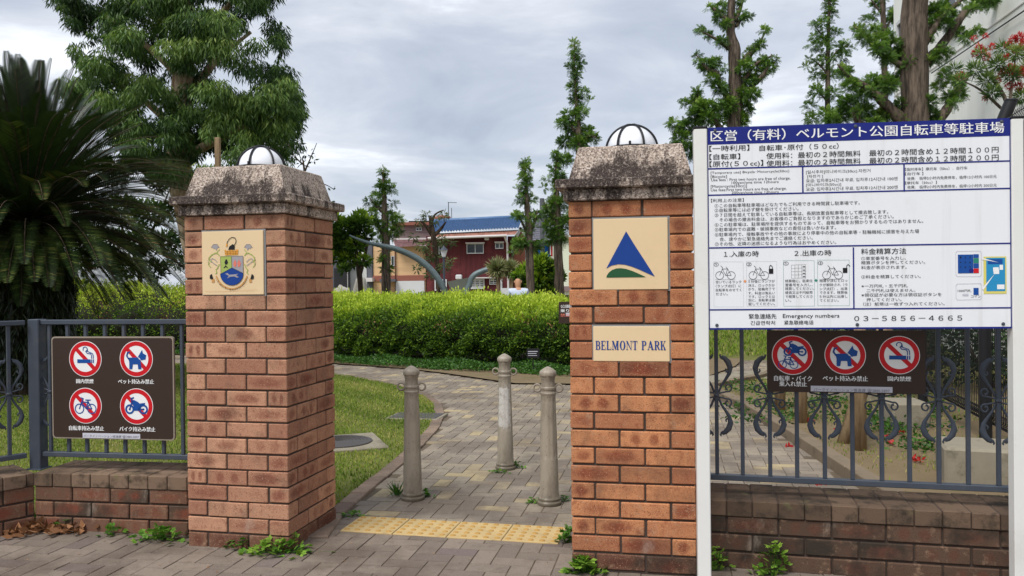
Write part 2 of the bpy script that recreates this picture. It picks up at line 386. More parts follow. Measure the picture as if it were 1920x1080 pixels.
def bollard_paint(name, patch):
    m = Mat(name); pz = m.N('ShaderNodeSeparateXYZ', {0: m.co()}); c = m.mix(m.step(m.noise(9, 6, .65, sc3=(1, 1, .35)), .42, .64), lin((158, 148, 133)), lin((132, 122, 108)))
    if patch:
        pm = m.math('MULTIPLY', m.step(m.math('ADD', pz.outputs[2], m.math('MULTIPLY', m.noise(40, 4), .12)), .36, .40), m.step(m.math('ADD', pz.outputs[2], m.math('MULTIPLY', m.noise(35, 4), .1)), .69, .66))
        pm = m.math('MULTIPLY', pm, m.step(m.math('ADD', pz.outputs[1], m.math('MULTIPLY', m.noise(60, 4), .05)), .008, -.012)); c = m.mix(m.math('MULTIPLY', pm, m.step(m.noise(30, 5), .3, .5, .4, 1)), c, lin((196, 192, 186)))
    c = m.mix(m.math('MULTIPLY', m.step(m.noise(70, 5, .7), .60, .66), .7), c, lin((92, 82, 70)))
    c = m.mix(m.math('MULTIPLY', m.step(m.math('ADD', m.math('MULTIPLY', m.noise(26, 6, .7), .16), m.math('SUBTRACT', .06, pz.outputs[2])), .05, .12), .7), c, lin((84, 76, 60)))
    return m.out(c, m.step(m.noise(20, 4), .3, .7, .4, .65), m.bump(m.noise(90, 4), .001, .5), .4)
M['bollard'] = bollard_paint('bollard_paint', False)
M['bollard_scraped'] = bollard_paint('bollard_paint_scraped', True)
M['iron_lid'] = plain('cast_iron', (84, 80, 78), .6, .2, 40, metal=.3, bump=.5)
M['stone'] = plain('pale_stone', (190, 184, 172), .9, .2, 6, bump=.5)
def bark(name, a, b_, sc3=(1, 1, .12), scale=14):
    m = Mat(name); n = m.noise(scale, 8, .7, sc3=sc3); c = m.mix(m.step(n, .36, .64), lin(a), lin(b_))
    return m.out(c, .95, m.bump(n, .03, .9), .15)
M['bark'] = bark('redwood_bark', (60, 54, 48), (116, 102, 90))
M['bark_pale'] = bark('smooth_pale_bark', (124, 100, 80), (176, 160, 136), (1, 1, .3), 5)
M['bark_dark'] = bark('dark_bark', (46, 38, 32), (84, 72, 58))
M['stake'] = bark('round_timber', (120, 100, 76), (158, 136, 106))
def leaf_mat(name, stops, trans=.35, rough=.5, spec=.35):
    m = Mat(name); f = m.attr('lv').outputs['Fac']; c = m.ramp(f, [(p, lin(q)) for p, q in stops])
    p = m.N('ShaderNodeBsdfPrincipled', {'Base Color': c, 'Roughness': rough, 'Specular IOR Level': spec})
    t = m.N('ShaderNodeBsdfTranslucent', {0: m.mix(.5, c, m.mix(1, c, lin((220, 235, 90)), 'MULTIPLY'))})
    x = m.N('ShaderNodeMixShader', {0: trans, 1: p.outputs[0], 2: t.outputs[0]})
    m.N('ShaderNodeOutputMaterial', {0: x.outputs[0]}); return m.m
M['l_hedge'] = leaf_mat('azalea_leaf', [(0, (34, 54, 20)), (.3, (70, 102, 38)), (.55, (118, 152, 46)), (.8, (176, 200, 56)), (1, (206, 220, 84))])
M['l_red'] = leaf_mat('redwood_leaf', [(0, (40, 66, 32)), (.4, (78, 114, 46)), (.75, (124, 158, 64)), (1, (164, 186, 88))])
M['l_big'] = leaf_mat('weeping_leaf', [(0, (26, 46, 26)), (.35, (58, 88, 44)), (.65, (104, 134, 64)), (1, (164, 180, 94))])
M['l_cycad'] = leaf_mat('cycad_leaf', [(0, (18, 28, 14)), (.35, (42, 60, 26)), (.7, (78, 94, 42)), (.88, (112, 108, 56)), (1, (132, 92, 60))], .12, .35, .5)
M['l_grass'] = leaf_mat('grass_blade', [(0, (76, 100, 36)), (.5, (128, 152, 56)), (.85, (172, 170, 92)), (1, (194, 180, 124))], .3, .7, .2)
M['l_weed'] = leaf_mat('weed_leaf', [(0, (50, 84, 30)), (.6, (92, 140, 48)), (1, (146, 180, 70))], .3)
M['l_dry'] = leaf_mat('dry_leaf', [(0, (96, 66, 44)), (.6, (152, 108, 76)), (1, (186, 150, 116))], .1, .8, .1)
M['l_petal'] = leaf_mat('red_petal', [(0, (150, 30, 34)), (1, (214, 60, 58))], .25)
M['l_olive'] = leaf_mat('grey_olive_leaf', [(0, (52, 66, 40)), (.6, (96, 110, 66)), (1, (136, 140, 98))])
M['l_pale'] = leaf_mat('pale_strap_leaf', [(0, (88, 100, 60)), (.6, (150, 154, 108)), (1, (196, 180, 146))], .2)
M['dark_core'] = plain('twig_shade', (34, 34, 22), .95, .4, 12)

# ------------------------------------------------------------------ the setting: ground
def sheet(name, poly, z, mat, kind='structure', tri=True):
    b = MB(); b.add([(p[0], p[1], z) for p in poly], [tuple(range(len(poly)))])
    o = b.build(name, mat)
    if o.data.polygons[0].normal.z < 0: o.data.flip_normals()
    return tag(o, kind=kind)
sheet('ground', [(-400, -60), (400, -60), (400, 900), (-400, 900)], -.06, M['earth'])
LEFT_EDGE = [(645, 966), (681, 933), (718, 902), (755, 872), (795, 835), (824, 803), (834, 778), (828, 758), (812, 746), (795, 738), (765, 727), (722, 717), (680, 709), (628, 701)]
LE = [G(*p) for p in LEFT_EDGE]; LE = [Vector((-1.03, 4.55, 0))] + LE + [Vector((-5.2, 14.6, 0)), Vector((-9, 16.2, 0))]
FAR_EDGE = [(628, 683), (700, 688), (763, 693), (830, 701), (885, 709), (967, 721)]
FE = [Vector((-9, 17.9, 0)), Vector((-5.4, 16.3, 0))] + [G(*p) for p in FAR_EDGE] + [Vector((1.4, 11.2, 0)), Vector((2.6, 11.6, 0)), Vector((3.6, 13.4, 0)), Vector((5, 17, 0))]
RE = [Vector((2.22, 4.0, 0)), Vector((2.3, 5.5, 0)), Vector((2.38, 6.9, 0)), Vector((2.46, 8.6, 0)), Vector((2.4, 10.0, 0)), Vector((2.5, 10.7, 0)), Vector((3.4, 11.6, 0)), Vector((4.6, 13.4, 0)), Vector((6.4, 17, 0))]
GYAW = .19; gx = Vector((math.cos(GYAW), -math.sin(GYAW))); gy = Vector((math.sin(GYAW), math.cos(GYAW)))
PATH = [(p.x, p.y) for p in LE] + [(p.x, p.y) for p in FE] + [(p.x, p.y) for p in RE[::-1]]
sheet('path_bed', [(-10, 3.0), (10, 3.0), (10, 19), (-10, 19)], -.0056, M['joint'])
sheet('pavement_bed', [(-9, -4), (9, -4), (9, 5.4), (-9, 5.4)], -.0036, M['joint'])
def gate_side(x, y): return (x + 1.0) * gy.x + (y - 4.88) * gy.y     # >0 inside the park
u_ = .106
po, pi_ = MB(), MB()
cells = [(a, b) for a in range(-78, 78) for b in range(-50, 145) if (a - b) % 4 in (0, 3)]
ctrs = np.array([[(a + (1 if (a - b) % 4 == 0 else .5)) * u_, (b + (.5 if (a - b) % 4 == 0 else 1)) * u_] for a, b in cells])
wx = -1.0 + ctrs[:, 0] * gx.x + ctrs[:, 1] * gy.x; wy = 4.6 + ctrs[:, 0] * gx.y + ctrs[:, 1] * gy.y
inp = inside(np.stack([wx, wy], 1), PATH)
for k, (a, b) in enumerate(cells):
    X, Y = wx[k], wy[k]; gs = gate_side(X, Y)
    out_ = gs < 0 and 1.0 < Y < 5.6 and abs(X) < 4.6
    in_ = gs >= 0 and inp[k]
    if not (out_ or in_) or abs(X) > Y * .66 + .6: continue
    hb = (a - b) % 4 == 0; lx, ly = (2 * u_, u_) if hb else (u_, 2 * u_)
    x0, y0 = a * u_ + .002, b * u_ + .002; x1, y1 = x0 + lx - .004, y0 + ly - .004; cb = .0016
    h = rng.normal(0, .0008); tx, ty = rng.normal(0, .006, 2)
    q = [(x0, y0, -.006), (x1, y0, -.006), (x1, y1, -.006), (x0, y1, -.006), (x0 + cb, y0 + cb, 0), (x1 - cb, y0 + cb, 0), (x1 - cb, y1 - cb, 0), (x0 + cb, y1 - cb, 0)]
    vs = []
    for (x, y, z) in q:
        zz_ = z + h + (x - (x0 + x1) / 2) * tx + (y - (y0 + y1) / 2) * ty
        vs.append((-1.0 + x * gx.x + y * gy.x, 4.6 + x * gx.y + y * gy.y, zz_))
    (po if out_ else pi_).add(vs, [(4, 5, 6, 7), (0, 1, 5, 4), (1, 2, 6, 5), (2, 3, 7, 6), (3, 0, 4, 7)], 0, tuple(rng.random(3)))
tag(po.build('pavement', M['paver_out']), kind='structure')
tag(pi_.build('path', M['paver_in']), kind='structure')
# brick edging along both sides of the path
def kerb(name, pts, wd, z0, z1, step, mat, flip=1):
    b = MB(); P = [Vector((p.x, p.y)) for p in pts]; seg = [(P[i + 1] - P[i]).length for i in range(len(P) - 1)]
    tot = sum(seg); s = 0
    def at(t):
        for i, l in enumerate(seg):
            if t <= l or i == len(seg) - 1: return P[i] + (P[i + 1] - P[i]) * (t / l), (P[i + 1] - P[i]).normalized()
            t -= l
    while s + step < tot:
        a, ta = at(s + .004); c, tc_ = at(s + step - .004)
        na = Vector((-ta.y, ta.x)) * flip; nc = Vector((-tc_.y, tc_.x)) * flip; h = rng.normal(0, .002)
        A, B, Cc, D = a, c, c + nc * wd, a + na * wd
        cb = .006; ct = (A + B + Cc + D) / 4
        lo = [(p.x, p.y, z0) for p in (A, B, Cc, D)]; md = [(p.x, p.y, z1 + h - cb) for p in (A, B, Cc, D)]
        up = [(p.x + (ct.x - p.x) * .06, p.y + (ct.y - p.y) * .06, z1 + h) for p in (A, B, Cc, D)]
        f = [(8, 9, 10, 11)] + [(i, (i + 1) % 4, 4 + (i + 1) % 4, 4 + i) for i in range(4)] + [(4 + i, 4 + (i + 1) % 4, 8 + (i + 1) % 4, 8 + i) for i in range(4)]
        if flip < 0: f = [x[::-1] for x in f]
        b.add(lo + md + up, f, 0, tuple(rng.random(3))); s += step
    return tag(b.build(name, mat), kind='structure')
kerb('path_edging', LE, .11, -.03, .014, .236, M['kerb'])
kerb('kerb', RE, .12, -.03, .09, .6, M['kerb_stone'], -1)
# lawn between the path and the wing wall, bed on the other side
LAWN = [(p.x - .10, p.y + .02) for p in LE] + [(-16, 18.6), (-16, 4.0), (-3.2, 4.6), (-2.76, 5.02), (-1.66, 4.85)]
sheet('lawn', LAWN, .012, M['lawn'])
BED = [(p.x + .1, p.y) for p in RE] + [(16, 24), (16, 4), (2.4, 3.9)]
sheet('soil_bed', BED, .03, M['soil'])
HEDGE_BED = [(p.x, p.y) for p in FE] + [(5, 24), (-9, 24)]
sheet('hedge_bed', HEDGE_BED, .02, M['soil'])
def grass(name, poly, n, hmin, hmax, wd, z, box, lvf, dens=None):
    p = np.stack([rng.uniform(box[0], box[1], n), rng.uniform(box[2], box[3], n)], 1)
    p = p[inside(p, poly)]
    p = p[np.abs(p[:, 0]) < p[:, 1] * .68 + .6]
    if dens is not None: p = p[dens(p)]
    N = len(p); c = np.column_stack([p, np.full(N, z)]); d = rdir(N) * .55; d[:, 2] = 1; d = unit(d)
    s = unit(np.cross(d, rdir(N))); L = rng.uniform(hmin, hmax, N)
    return tag(leaf_mesh(name, c, d, s, L, wd, lvf(p), M['l_grass']), kind='stuff')
def patch(p, f=1.3):
    return .5 + .25 * (np.sin(p[:, 0] * 2.1 * f + 1) * np.cos(p[:, 1] * 1.7 * f) + np.sin(p[:, 0] * 5.3 * f + p[:, 1] * 4.1 * f))
tag(grass('grass', LAWN, 330000, .012, .036, .009, .01, (-9, -.5, 4.7, 18.5), lambda p: np.clip(patch(p) * .6 + rng.normal(.18, .2, len(p)), 0, 1)), 'short mown lawn grass beside the curved path', 'grass')
tag(grass('grass', BED, 150000, .012, .04, .008, .03, (2.3, 9, 4.2, 24), lambda p: np.clip(patch(p) * .5 + rng.normal(.35, .2, len(p)), 0, 1),
          lambda p: rng.random(len(p)) < np.clip(patch(p, .8) * .9 - .28 + (p[:, 1] > 8) * .25 + (p[:, 1] > 11) * .6, 0.03, 1)), 'patchy grass on bare soil behind the railing', 'grass')
# ------------------------------------------------------------------ gate pillars
BW, BC = .59, .0849
def text_mesh(s, font_off=0.0, res=3):
    c = bpy.data.curves.new('lettering', 'FONT'); c.body = s; c.resolution_u = res; c.offset = font_off
    o = bpy.data.objects.new('lettering', c); COL.objects.link(o)
    me = bpy.data.meshes.new_from_object(o.evaluated_get(bpy.context.evaluated_depsgraph_get()))
    vs = [tuple(v.co) for v in me.vertices]; fs = [tuple(p.vertices) for p in me.polygons]
    bpy.data.objects.remove(o); bpy.data.curves.remove(c); bpy.data.meshes.remove(me)
    return vs, fs
def put_text(b, s, x0, x1, z, hgt, y, mi=0, bold=0.0, res=2, rot=0.0):
    """lettering in the local xz plane, x0..x1 wide, baseline z, capital height hgt"""
    vs, fs = text_mesh(s, 0.0, res)
    if not vs: return
    a = min(v[0] for v in vs); c = max(v[0] for v in vs); sx = (x1 - x0) / (c - a); cjk = any(ord(k) > 0x2000 for k in s); sz = hgt / (.9 if cjk else .75); zo = .07 * sz if cjk else 0
    out = [((v[0] - a) * sx + x0, v[1] * sz + z + zo) for v in vs]
    if rot:
        cx, cz = (x0 + x1) / 2, z; cs, sn = math.cos(rot), math.sin(rot)
        out = [(cx + (p - cx) * cs - (q - cz) * sn, cz + (p - cx) * sn + (q - cz) * cs) for p, q in out]
    fs2 = []
    for f in fs:
        p = [out[i] for i in f]; ar = sum(p[i][0] * p[(i + 1) % len(p)][1] - p[(i + 1) % len(p)][0] * p[i][1] for i in range(len(p)))
        fs2.append(f if ar > 0 else f[::-1])
    for k in range(3 if bold else 1): b.add([(p + (0, bold, -bold)[k] * sz, y - .00015 * k, q) for p, q in out], fs2, mi)

def pillar(name, label, pos, yaw, ztop, gaps, mats, dirty_rows, spin):
    P = Plane(pos, yaw); t = thing(name, label, 'gate pillar', (pos[0], pos[1], 0), -yaw, 'brick pillars of the park gate')
    b = MB(); b.box(.009, BW - .009, .009, BW - .009, -.05, ztop, 0, 1)
    nrow = int(math.ceil(ztop / BC)) + 1
    for r in range(nrow):
        z1 = ztop - r * BC - .004; z0 = z1 - BC + .009
        if z0 < -.06: continue
        A = r % 2 == 0; sp = [(0, .11), (.12, .35), (.36, .59)] if A else [(0, .23), (.24, .47), (.48, .59)]
        for side in range(4):
            own = sp[1:] if A else sp[:2]
            if side == 0 and r in gaps: own = [(.48, .59)] if A else [(0, .11)]
            for (a, c) in own:
                d = .11
                if side == 0: bx = (a, c, 0, d)
                elif side == 1: bx = (BW - d, BW, a, c)
                elif side == 2: bx = (BW - c, BW - a, BW - d, BW)
                else: bx = (0, d, BW - c, BW - a)
                j = rng.normal(0, .0012, 4)
                mi = 2 if r >= nrow - 1 - dirty_rows and rng.random() < .85 else 0
                b.box(bx[0] + j[0], bx[1] + j[0], bx[2] + j[1], bx[3] + j[1], z0 + j[2], z1 + j[3] * .6, .004, mi, tuple(rng.random(3)))
    if gaps:                                   # halves beside the set-in plaques
        for r in gaps:
            z1 = ztop - r * BC - .004; A = r % 2 == 0
            if not A: b.box(.48, .585, .0005, .1, z1 - BC + .0095, z1 - .0005, .004, 0, tuple(rng.random(3)))
            else: b.box(.004, .11, .0005, .1, z1 - BC + .0095, z1 - .0005, .004, 0, tuple(rng.random(3)))
    b.build('brick_shaft', [M[mats], M['mortar'], M['brick_dirty']], t)
    c = MB(); o1, o2, i_ = .022, .056, .046
    c.box(-o1, BW + o1, -o1, BW + o1, 0, .055, .004); c.box(-o2, BW + o2, -o2, BW + o2, .0552, .101, .006)
    e0 = .002
    vs = [(e0, e0, .1012), (BW - e0, e0, .1012), (BW - e0, BW - e0, .1012), (e0, BW - e0, .1012)]
    vs += [(x, y, .26) for x, y in ((i_, i_), (BW - i_, i_), (BW - i_, BW - i_), (i_, BW - i_))]
    vs += [(x, y, .266) for x, y in ((i_ + .008, i_ + .008), (BW - i_ - .008, i_ + .008), (BW - i_ - .008, BW - i_ - .008), (i_ + .008, BW - i_ - .008))]
    c.add(vs, [(0, 1, 5, 4), (1, 2, 6, 5), (2, 3, 7, 6), (3, 0, 4, 7), (4, 5, 9, 8), (5, 6, 10, 9), (6, 7, 11, 10), (7, 4, 8, 11), (8, 9, 10, 11)])
    c.build('cap_stone', M['cap'], t, loc=(0, 0, ztop))
    # dome lamp
    l = MB(); l.lathe([(.134, 0), (.136, .004), (.136, .022), (.128, .026), (.120, .026)], 40)
    for k in range(3):
        a = 2 * math.pi * k / 3 + .5; l.tube([(math.cos(a) * .134, math.sin(a) * .134, .02), (math.cos(a) * .134, math.sin(a) * .134, .04)], .006, 8)
    lo = l.build('lamp', M['black_metal'], t, loc=(BW / 2, BW / 2, ztop + .266), smooth=True, auto=40)
    g = MB(); g.lathe([(.121 * math.cos(a), .022 + .114 * math.sin(a)) for a in np.linspace(0, math.pi / 2 * .985, 14)], 40)
    g.build('globe', M['globe'], lo, smooth=True, auto=60)
    for k in range(6):
        a = math.pi * k / 3 + spin
        cg = MB(); cg.tube([(math.cos(a) * .131 * math.cos(q), math.sin(a) * .131 * math.cos(q), .012 + .131 * math.sin(q)) for q in np.linspace(0, math.pi / 2, 14)], .0058, 8)
        cg.build('cage_bar', M['black_metal'], lo, smooth=True)
    return t, P
LP, PL = pillar('gate_pillar', 'brick gate pillar with a coat of arms plaque, beside the brown four-symbol sign', (-1.761, 4.4577), .2145, 1.7766, (1, 2, 3, 4), 'brick', 1, math.pi / 6)
RP, PR = pillar('gate_pillar', 'brick gate pillar with a blue triangle plaque and a BELMONT PARK plaque', (.2762, 4.003), .1847, 1.79, (1, 2, 3, 4, 7, 8), 'brick_red', 2, 0)

def plaque(t, P, pts):
    x0 = (P(*pts[0])[0] + P(*pts[3])[0]) / 2; x1 = (P(*pts[1])[0] + P(*pts[2])[0]) / 2
    z1 = (P(*pts[0])[1] + P(*pts[1])[1]) / 2; z0 = (P(*pts[2])[1] + P(*pts[3])[1]) / 2
    b = MB(); b.box(x0 - .006, x1 + .010, .004, .03, z0 - .008, z1 + .008, 0, 1); b.box(x0, x1, -.004, .02, z0, z1, .002, 0)
    return b.build('plaque', [M['plaque'], M['mortar_grey']], t), (x0, x1, z0, z1)
YF = -.006
# triangle plaque
pq, (x0, x1, z0, z1) = plaque(RP, PR, [(1112, 411), (1251, 408), (1254, 542), (1114, 544)])
def pc(px, py): return PR(1000 + px / 2.16, 200 + py / 2.16)        # 864 px wide detail of the photograph
b = MB()
crv = [(296, 655), (318, 643), (345, 638), (372, 640), (400, 648), (430, 660), (460, 674), (492, 688)]
b.flat([pc(376, 505), pc(413, 565), pc(452, 625)] + [pc(*q) for q in crv[::-1]] + [pc(336, 580)], YF, 0)
b.flat([pc(296, 692), pc(299, 682), pc(307, 671), pc(320, 661), pc(337, 655), pc(354, 654), pc(375, 657), pc(400, 665), pc(428, 677), pc(456, 690)], YF, 1)
b.build('emblem', [M['logo_blue'], M['logo_green']], pq)
# serif lettering plaque
pq2, (x0, x1, z0, z1) = plaque(RP, PR, [(1112, 613), (1255, 611), (1256, 677), (1113, 678)])
def serif(b, ch, x, z, h, wd, y):
    """bold condensed roman capitals from thick stems, hairlines, slab serifs and bowls (unit box 0..1)"""
    S, T, sf = .24, .10, .07
    def q(p): b.flat([(x + u * wd, z + v * h) for u, v in p], y)
    def rect(u0, v0, u1, v1): q([(u0, v0), (u1, v0), (u1, v1), (u0, v1)])
    def stem(u, s=S, l=.09, r=.09): rect(u, 0, u + s, 1); rect(u - l, 0, u, sf); rect(u + s, 0, u + s + r, sf); rect(u - l, 1 - sf, u, 1); rect(u + s, 1 - sf, u + s + r, 1)
    def bowl(cu, cv, ru, rv, tu, tv, a0, a1, n=14):
        for i in range(n):
            a, c = a0 + (a1 - a0) * i / n, a0 + (a1 - a0) * (i + 1) / n
            q([(cu + (ru - tu) * math.cos(a), cv + (rv - tv) * math.sin(a)), (cu + ru * math.cos(a), cv + rv * math.sin(a)), (cu + ru * math.cos(c), cv + rv * math.sin(c)), (cu + (ru - tu) * math.cos(c), cv + (rv - tv) * math.sin(c))])
    H_ = math.pi / 2
    if ch in 'BPR':
        stem(.12, S, .1, .05 if ch == 'B' else .1); rect(.36, 1 - sf, .55, 1); rect(.36, .47, .55, .47 + sf); bowl(.55, .735, .33, .265, S, sf, -H_, H_)
        if ch == 'B': rect(.36, 0, .58, sf); bowl(.58, .26, .36, .26, S, sf, -H_, H_)
        if ch == 'R': q([(.42, .47), (.66, .47), (.98, .03), (.98, 0), (.74, 0)])
    elif ch == 'E': stem(.12, S, .1, 0); rect(.36, 1 - sf, .88, 1); rect(.36, 0, .9, sf); rect(.36, .47, .66, .47 + sf); rect(.82, .72, .88, 1); rect(.84, 0, .9, .28); rect(.6, .38, .66, .63)
    elif ch == 'L': stem(.12, S, .1, .1); rect(.36, 0, .9, sf); rect(.84, 0, .9, .3)
    elif ch == 'M': rect(.1, 0, .16, 1); rect(.0, 0, .27, sf); stem(.7, .18, .08, .08); q([(.04, 1), (.26, 1), (.5, .3), (.5, 0), (.44, 0)]); q([(.7, 1), (.5, .3), (.45, .0), (.5, 0), (.78, .9)]); rect(0, 1 - sf, .2, 1)
    elif ch == 'N': rect(.14, 0, .2, 1); rect(.02, 0, .32, sf); q([(.02, 1), (.26, 1), (.88, 0), (.84, -.02), (.78, 0)]); rect(.82, 0, .88, 1); rect(.7, 1 - sf, 1, 1)
    elif ch == 'O': bowl(.5, .5, .46, .53, S, sf * .8, 0, 2 * math.pi, 28)
    elif ch == 'T': stem(.38, S, .1, .1); rect(.04, 1 - sf, .96, 1); rect(.04, .72, .1, 1); rect(.9, .72, .96, 1)
    elif ch == 'A': q([(.42, 1), (.56, 1), (.92, 0), (.66, 0), (.42, .76)]); q([(.42, 1), (.48, .84), (.17, 0), (.1, 0)]); rect(.24, .28, .68, .28 + sf); rect(0, 0, .28, sf); rect(.6, 0, 1, sf)
    elif ch == 'K': stem(.12, S, .1, .1); q([(.36, .36), (.36, .46), (.8, .95), (.88, .95)]); q([(.46, .6), (.56, .66), (.98, 0), (.7, 0)]); rect(.62, 1 - sf, .95, 1); rect(.6, 0, 1, sf)
b = MB(); za = pc(252, 984)[1]; zb = pc(252, 948)[1]
for s, xa, xb in (('BELMONT', 252, 424), ('PARK', 438, 538)):
    X0, X1 = pc(xa, 965)[0], pc(xb, 965)[0]; wts = [1.25 if c == 'M' else 1.05 if c in 'NOA' else .9 for c in s]; step = (X1 - X0) / sum(wts); X = X0
    for c, k in zip(s, wts): serif(b, c, X, za, zb - za, step * k * .94, YF); X += step * k
b.build('lettering', M['logo_blue'], pq2)
# coat of arms plaque
pq3, _ = plaque(LP, PL, [(378, 434.5), (493, 432), (496, 552.5), (381, 553)])
def pa(px, py): return PL(300 + px / 4.5, 380 + py / 4.5)
b = MB(); K = {'ink': 0, 'green': 1, 'grey': 2, 'blue': 3, 'gold': 4, 'pink': 5, 'tan': 6}
def cf(pts, m, y=YF): b.flat([pa(*p) for p in pts], y, K[m])
def cl(pts, wd, m, y=YF): b.line([pa(*p) for p in pts], wd, y, K[m])
cf([(515, 455), (608, 452), (612, 548), (520, 598)], 'green'); cf([(609, 452), (706, 450), (708, 595), (613, 548)], 'grey')
sh = [(520, 600), (612, 549), (709, 597)] + [(612 + 97 * math.cos(a), 600 + 97 * math.sin(a)) for a in np.linspace(0, math.pi, 13)]
cf(sh, 'blue', YF - .0008)
cf([(560, 478), (570, 478), (580, 505), (572, 522), (556, 522), (550, 505)], 'ink', YF - .001); cf([(541, 552), (560, 526), (580, 552), (572, 552), (561, 542), (549, 553)], 'ink', YF - .001)
cf([(638, 480), (652, 510), (646, 545), (628, 535), (624, 510)], 'pink', YF - .001); cf([(672, 478), (688, 512), (680, 540), (664, 545), (658, 510)], 'pink', YF - .001)
cf([(556, 600), (575, 594), (592, 608), (630, 606), (668, 600), (648, 612), (672, 630), (655, 632), (632, 622), (598, 626), (572, 638), (588, 618), (570, 608)], 'grey', YF - .0016)
cl([(515, 455), (520, 598)] + sh[3:][::-1][:1], .0012, 'ink', YF - .002); cl([(706, 450), (709, 597)], .0012, 'ink', YF - .002); cl([(515, 454), (706, 450)], .0012, 'ink', YF - .002); cl([(520, 600), (612, 549), (709, 597)], .0012, 'ink', YF - .002); cl([(609, 452), (612, 549)], .0012, 'ink', YF - .002)
cl(sh[3:], .0012, 'ink', YF - .002)
cf([(548, 398), (560, 398), (563, 406), (580, 404), (598, 404), (602, 396), (614, 396), (618, 404), (640, 404), (644, 396), (666, 394), (662, 440), (555, 444)], 'gold')
for yy in (416, 430): cl([(553, yy), (663, yy - 3)], .0008, 'ink', YF - .001)
for xx in (575, 598, 622, 644): cl([(xx, 404), (xx, 442)], .0008, 'ink', YF - .001)
cl([(568, 362), (572, 335), (588, 308), (612, 292), (638, 298), (648, 322), (640, 348), (622, 366)], .0036, 'ink', YF - .001)
cf([(580, 398), (592, 368), (618, 350), (636, 362), (634, 396)], 'ink', YF - .001); cf([(560, 374), (566, 345), (576, 350), (574, 366)], 'gold', YF - .0015)
for sg in (-1, 1):
    def mm(p): return (611 + sg * (p[0] - 611), p[1])
    cl([mm(p) for p in [(718, 445), (732, 428), (752, 426), (780, 440), (800, 462), (804, 484), (786, 500)]], .0052, 'green')
    cl([mm(p) for p in [(735, 500), (752, 482), (775, 470), (790, 482), (778, 500), (752, 520), (735, 530)]], .0034, 'grey', YF - .0006)
    cl([mm(p) for p in [(804, 500), (806, 525), (790, 545)]], .0040, 'green', YF - .0006)
    cl([mm(p) for p in [(718, 520), (730, 550), (745, 566), (738, 590), (748, 602)]], .0046, 'green')
    cl([mm(p) for p in [(740, 425), (730, 410), (715, 395)]], .0034, 'green')
    cf([mm(p) for p in [(716, 378), (735, 352), (765, 352), (786, 380), (772, 378), (764, 392), (756, 384), (742, 404), (734, 382)]], 'grey')
    cl([mm(p) for p in [(716, 378), (735, 352), (765, 352), (786, 380)]], .0010, 'ink', YF - .001)
    cl([mm(p) for p in [(804, 462), (812, 488), (806, 530)]], .0009, 'ink', YF - .001)
    cf([mm(p) for p in [(755, 655), (762, 640), (775, 645), (782, 672), (760, 676)]], 'tan'); cf([mm(p) for p in [(768, 640), (780, 600), (796, 615), (796, 640), (776, 648)]], 'ink', YF - .001)
rib = [(480, 622), (498, 660), (525, 692), (560, 715), (600, 728), (640, 724), (680, 706), (712, 676), (740, 622)]
cl(rib, .0078, 'tan'); cl([(p[0] + (p[0] - 610) * .06, p[1] + 10) for p in rib], .0008, 'ink', YF - .001)
for s, a0, a1 in (('CITY', 150, 115), ('OF', 97, 86), ('BELMONT', 70, 22)):
    for i, ch in enumerate(s):
        a = R(a0 + (a1 - a0) * (i / max(len(s) - 1, 1))); cx, cy = 612 + 136 * math.cos(a), 596 + 136 * math.sin(a)
        x, z = pa(cx, cy); put_text(b, ch, x - .0024, x + .0024, z - .0026, .0055, YF - .0022, 0, .02, 2, math.pi / 2 - a)
cl([(388, 748), (470, 744), (560, 748), (700, 740), (820, 732)], .0006, 'tan'); cl([(395, 752), (480, 755), (600, 748), (830, 742)], .0005, 'tan')
b.build('crest', [M['ink'], M['crest_green'], M['crest_grey'], M['logo_blue'], M['crest_gold'], M['crest_pink'], M['crest_tan']], pq3)

# ------------------------------------------------------------------ low wing walls
def wall_run(t, length, loc, rz, mat, seed, ztop=.33):
    b = MB(); b.box(0, length, .012, .30, -.05, ztop - .08, 0, 1); b.box(.002, length - .002, .004, .345, ztop - .0795, ztop - .004, 0, 1)
    for r, z1 in enumerate((ztop - .079, ztop - .167, ztop - .255)):
        z0 = max(z1 - .079, -.04); x = -.12 if r % 2 else 0
        while x < length:
            a, c = max(x + .004, 0), min(x + .236, length)
            if c - a > .02: b.box(a, c, 0 + rng.normal(0, .001), .11, z0 + rng.normal(0, .001), z1, .005, 0, tuple(rng.random(3)))
            x += .24
    wl = b.build('brickwork', [M[mat], M['mortar']], t, loc=loc, rz=rz)
    c = MB(); x = 0
    while x < length:
        e = min(x + .118, length); j = rng.normal(0, .0015)
        if e - x > .03:
            c.box(x + .001, e - .001, -.006 + j, .225, ztop - .077, ztop + rng.normal(0, .0012), .004, 0, tuple(rng.random(3)))
            c.box(x + .001, e - .001, .229, .35, ztop - .077, ztop + rng.normal(0, .0012), .004, 0, tuple(rng.random(3)))
        x += .12
    c.build('coping', M['coping_dark' if 'dark' in mat else 'coping'], t, loc=loc, rz=rz)
LWC, LWY = Vector((-2.78, 4.79, 0)), .16
lw = thing('low_brick_wall', 'low brick wall with an inner corner, below the brown four-symbol sign', 'wall', LWC, 0)
wall_run(lw, 1.06, (0, 0, 0), -LWY, 'brick_wall', 1)
SD = Vector((.68, .735)).normalized(); wall_run(lw, 1.6, (-SD.x * 1.6, -SD.y * 1.6, 0), math.atan2(SD.y, SD.x), 'brick_wall', 2)
RWC, RWY = Vector((.80, 4.077, 0)), .2366
rw = thing('low_brick_wall', 'low dark stained brick wall under the big white parking notice', 'wall', RWC, -RWY)
wall_run(rw, 2.6, (0, 0, 0), 0, 'brick_wall_dark', 3)

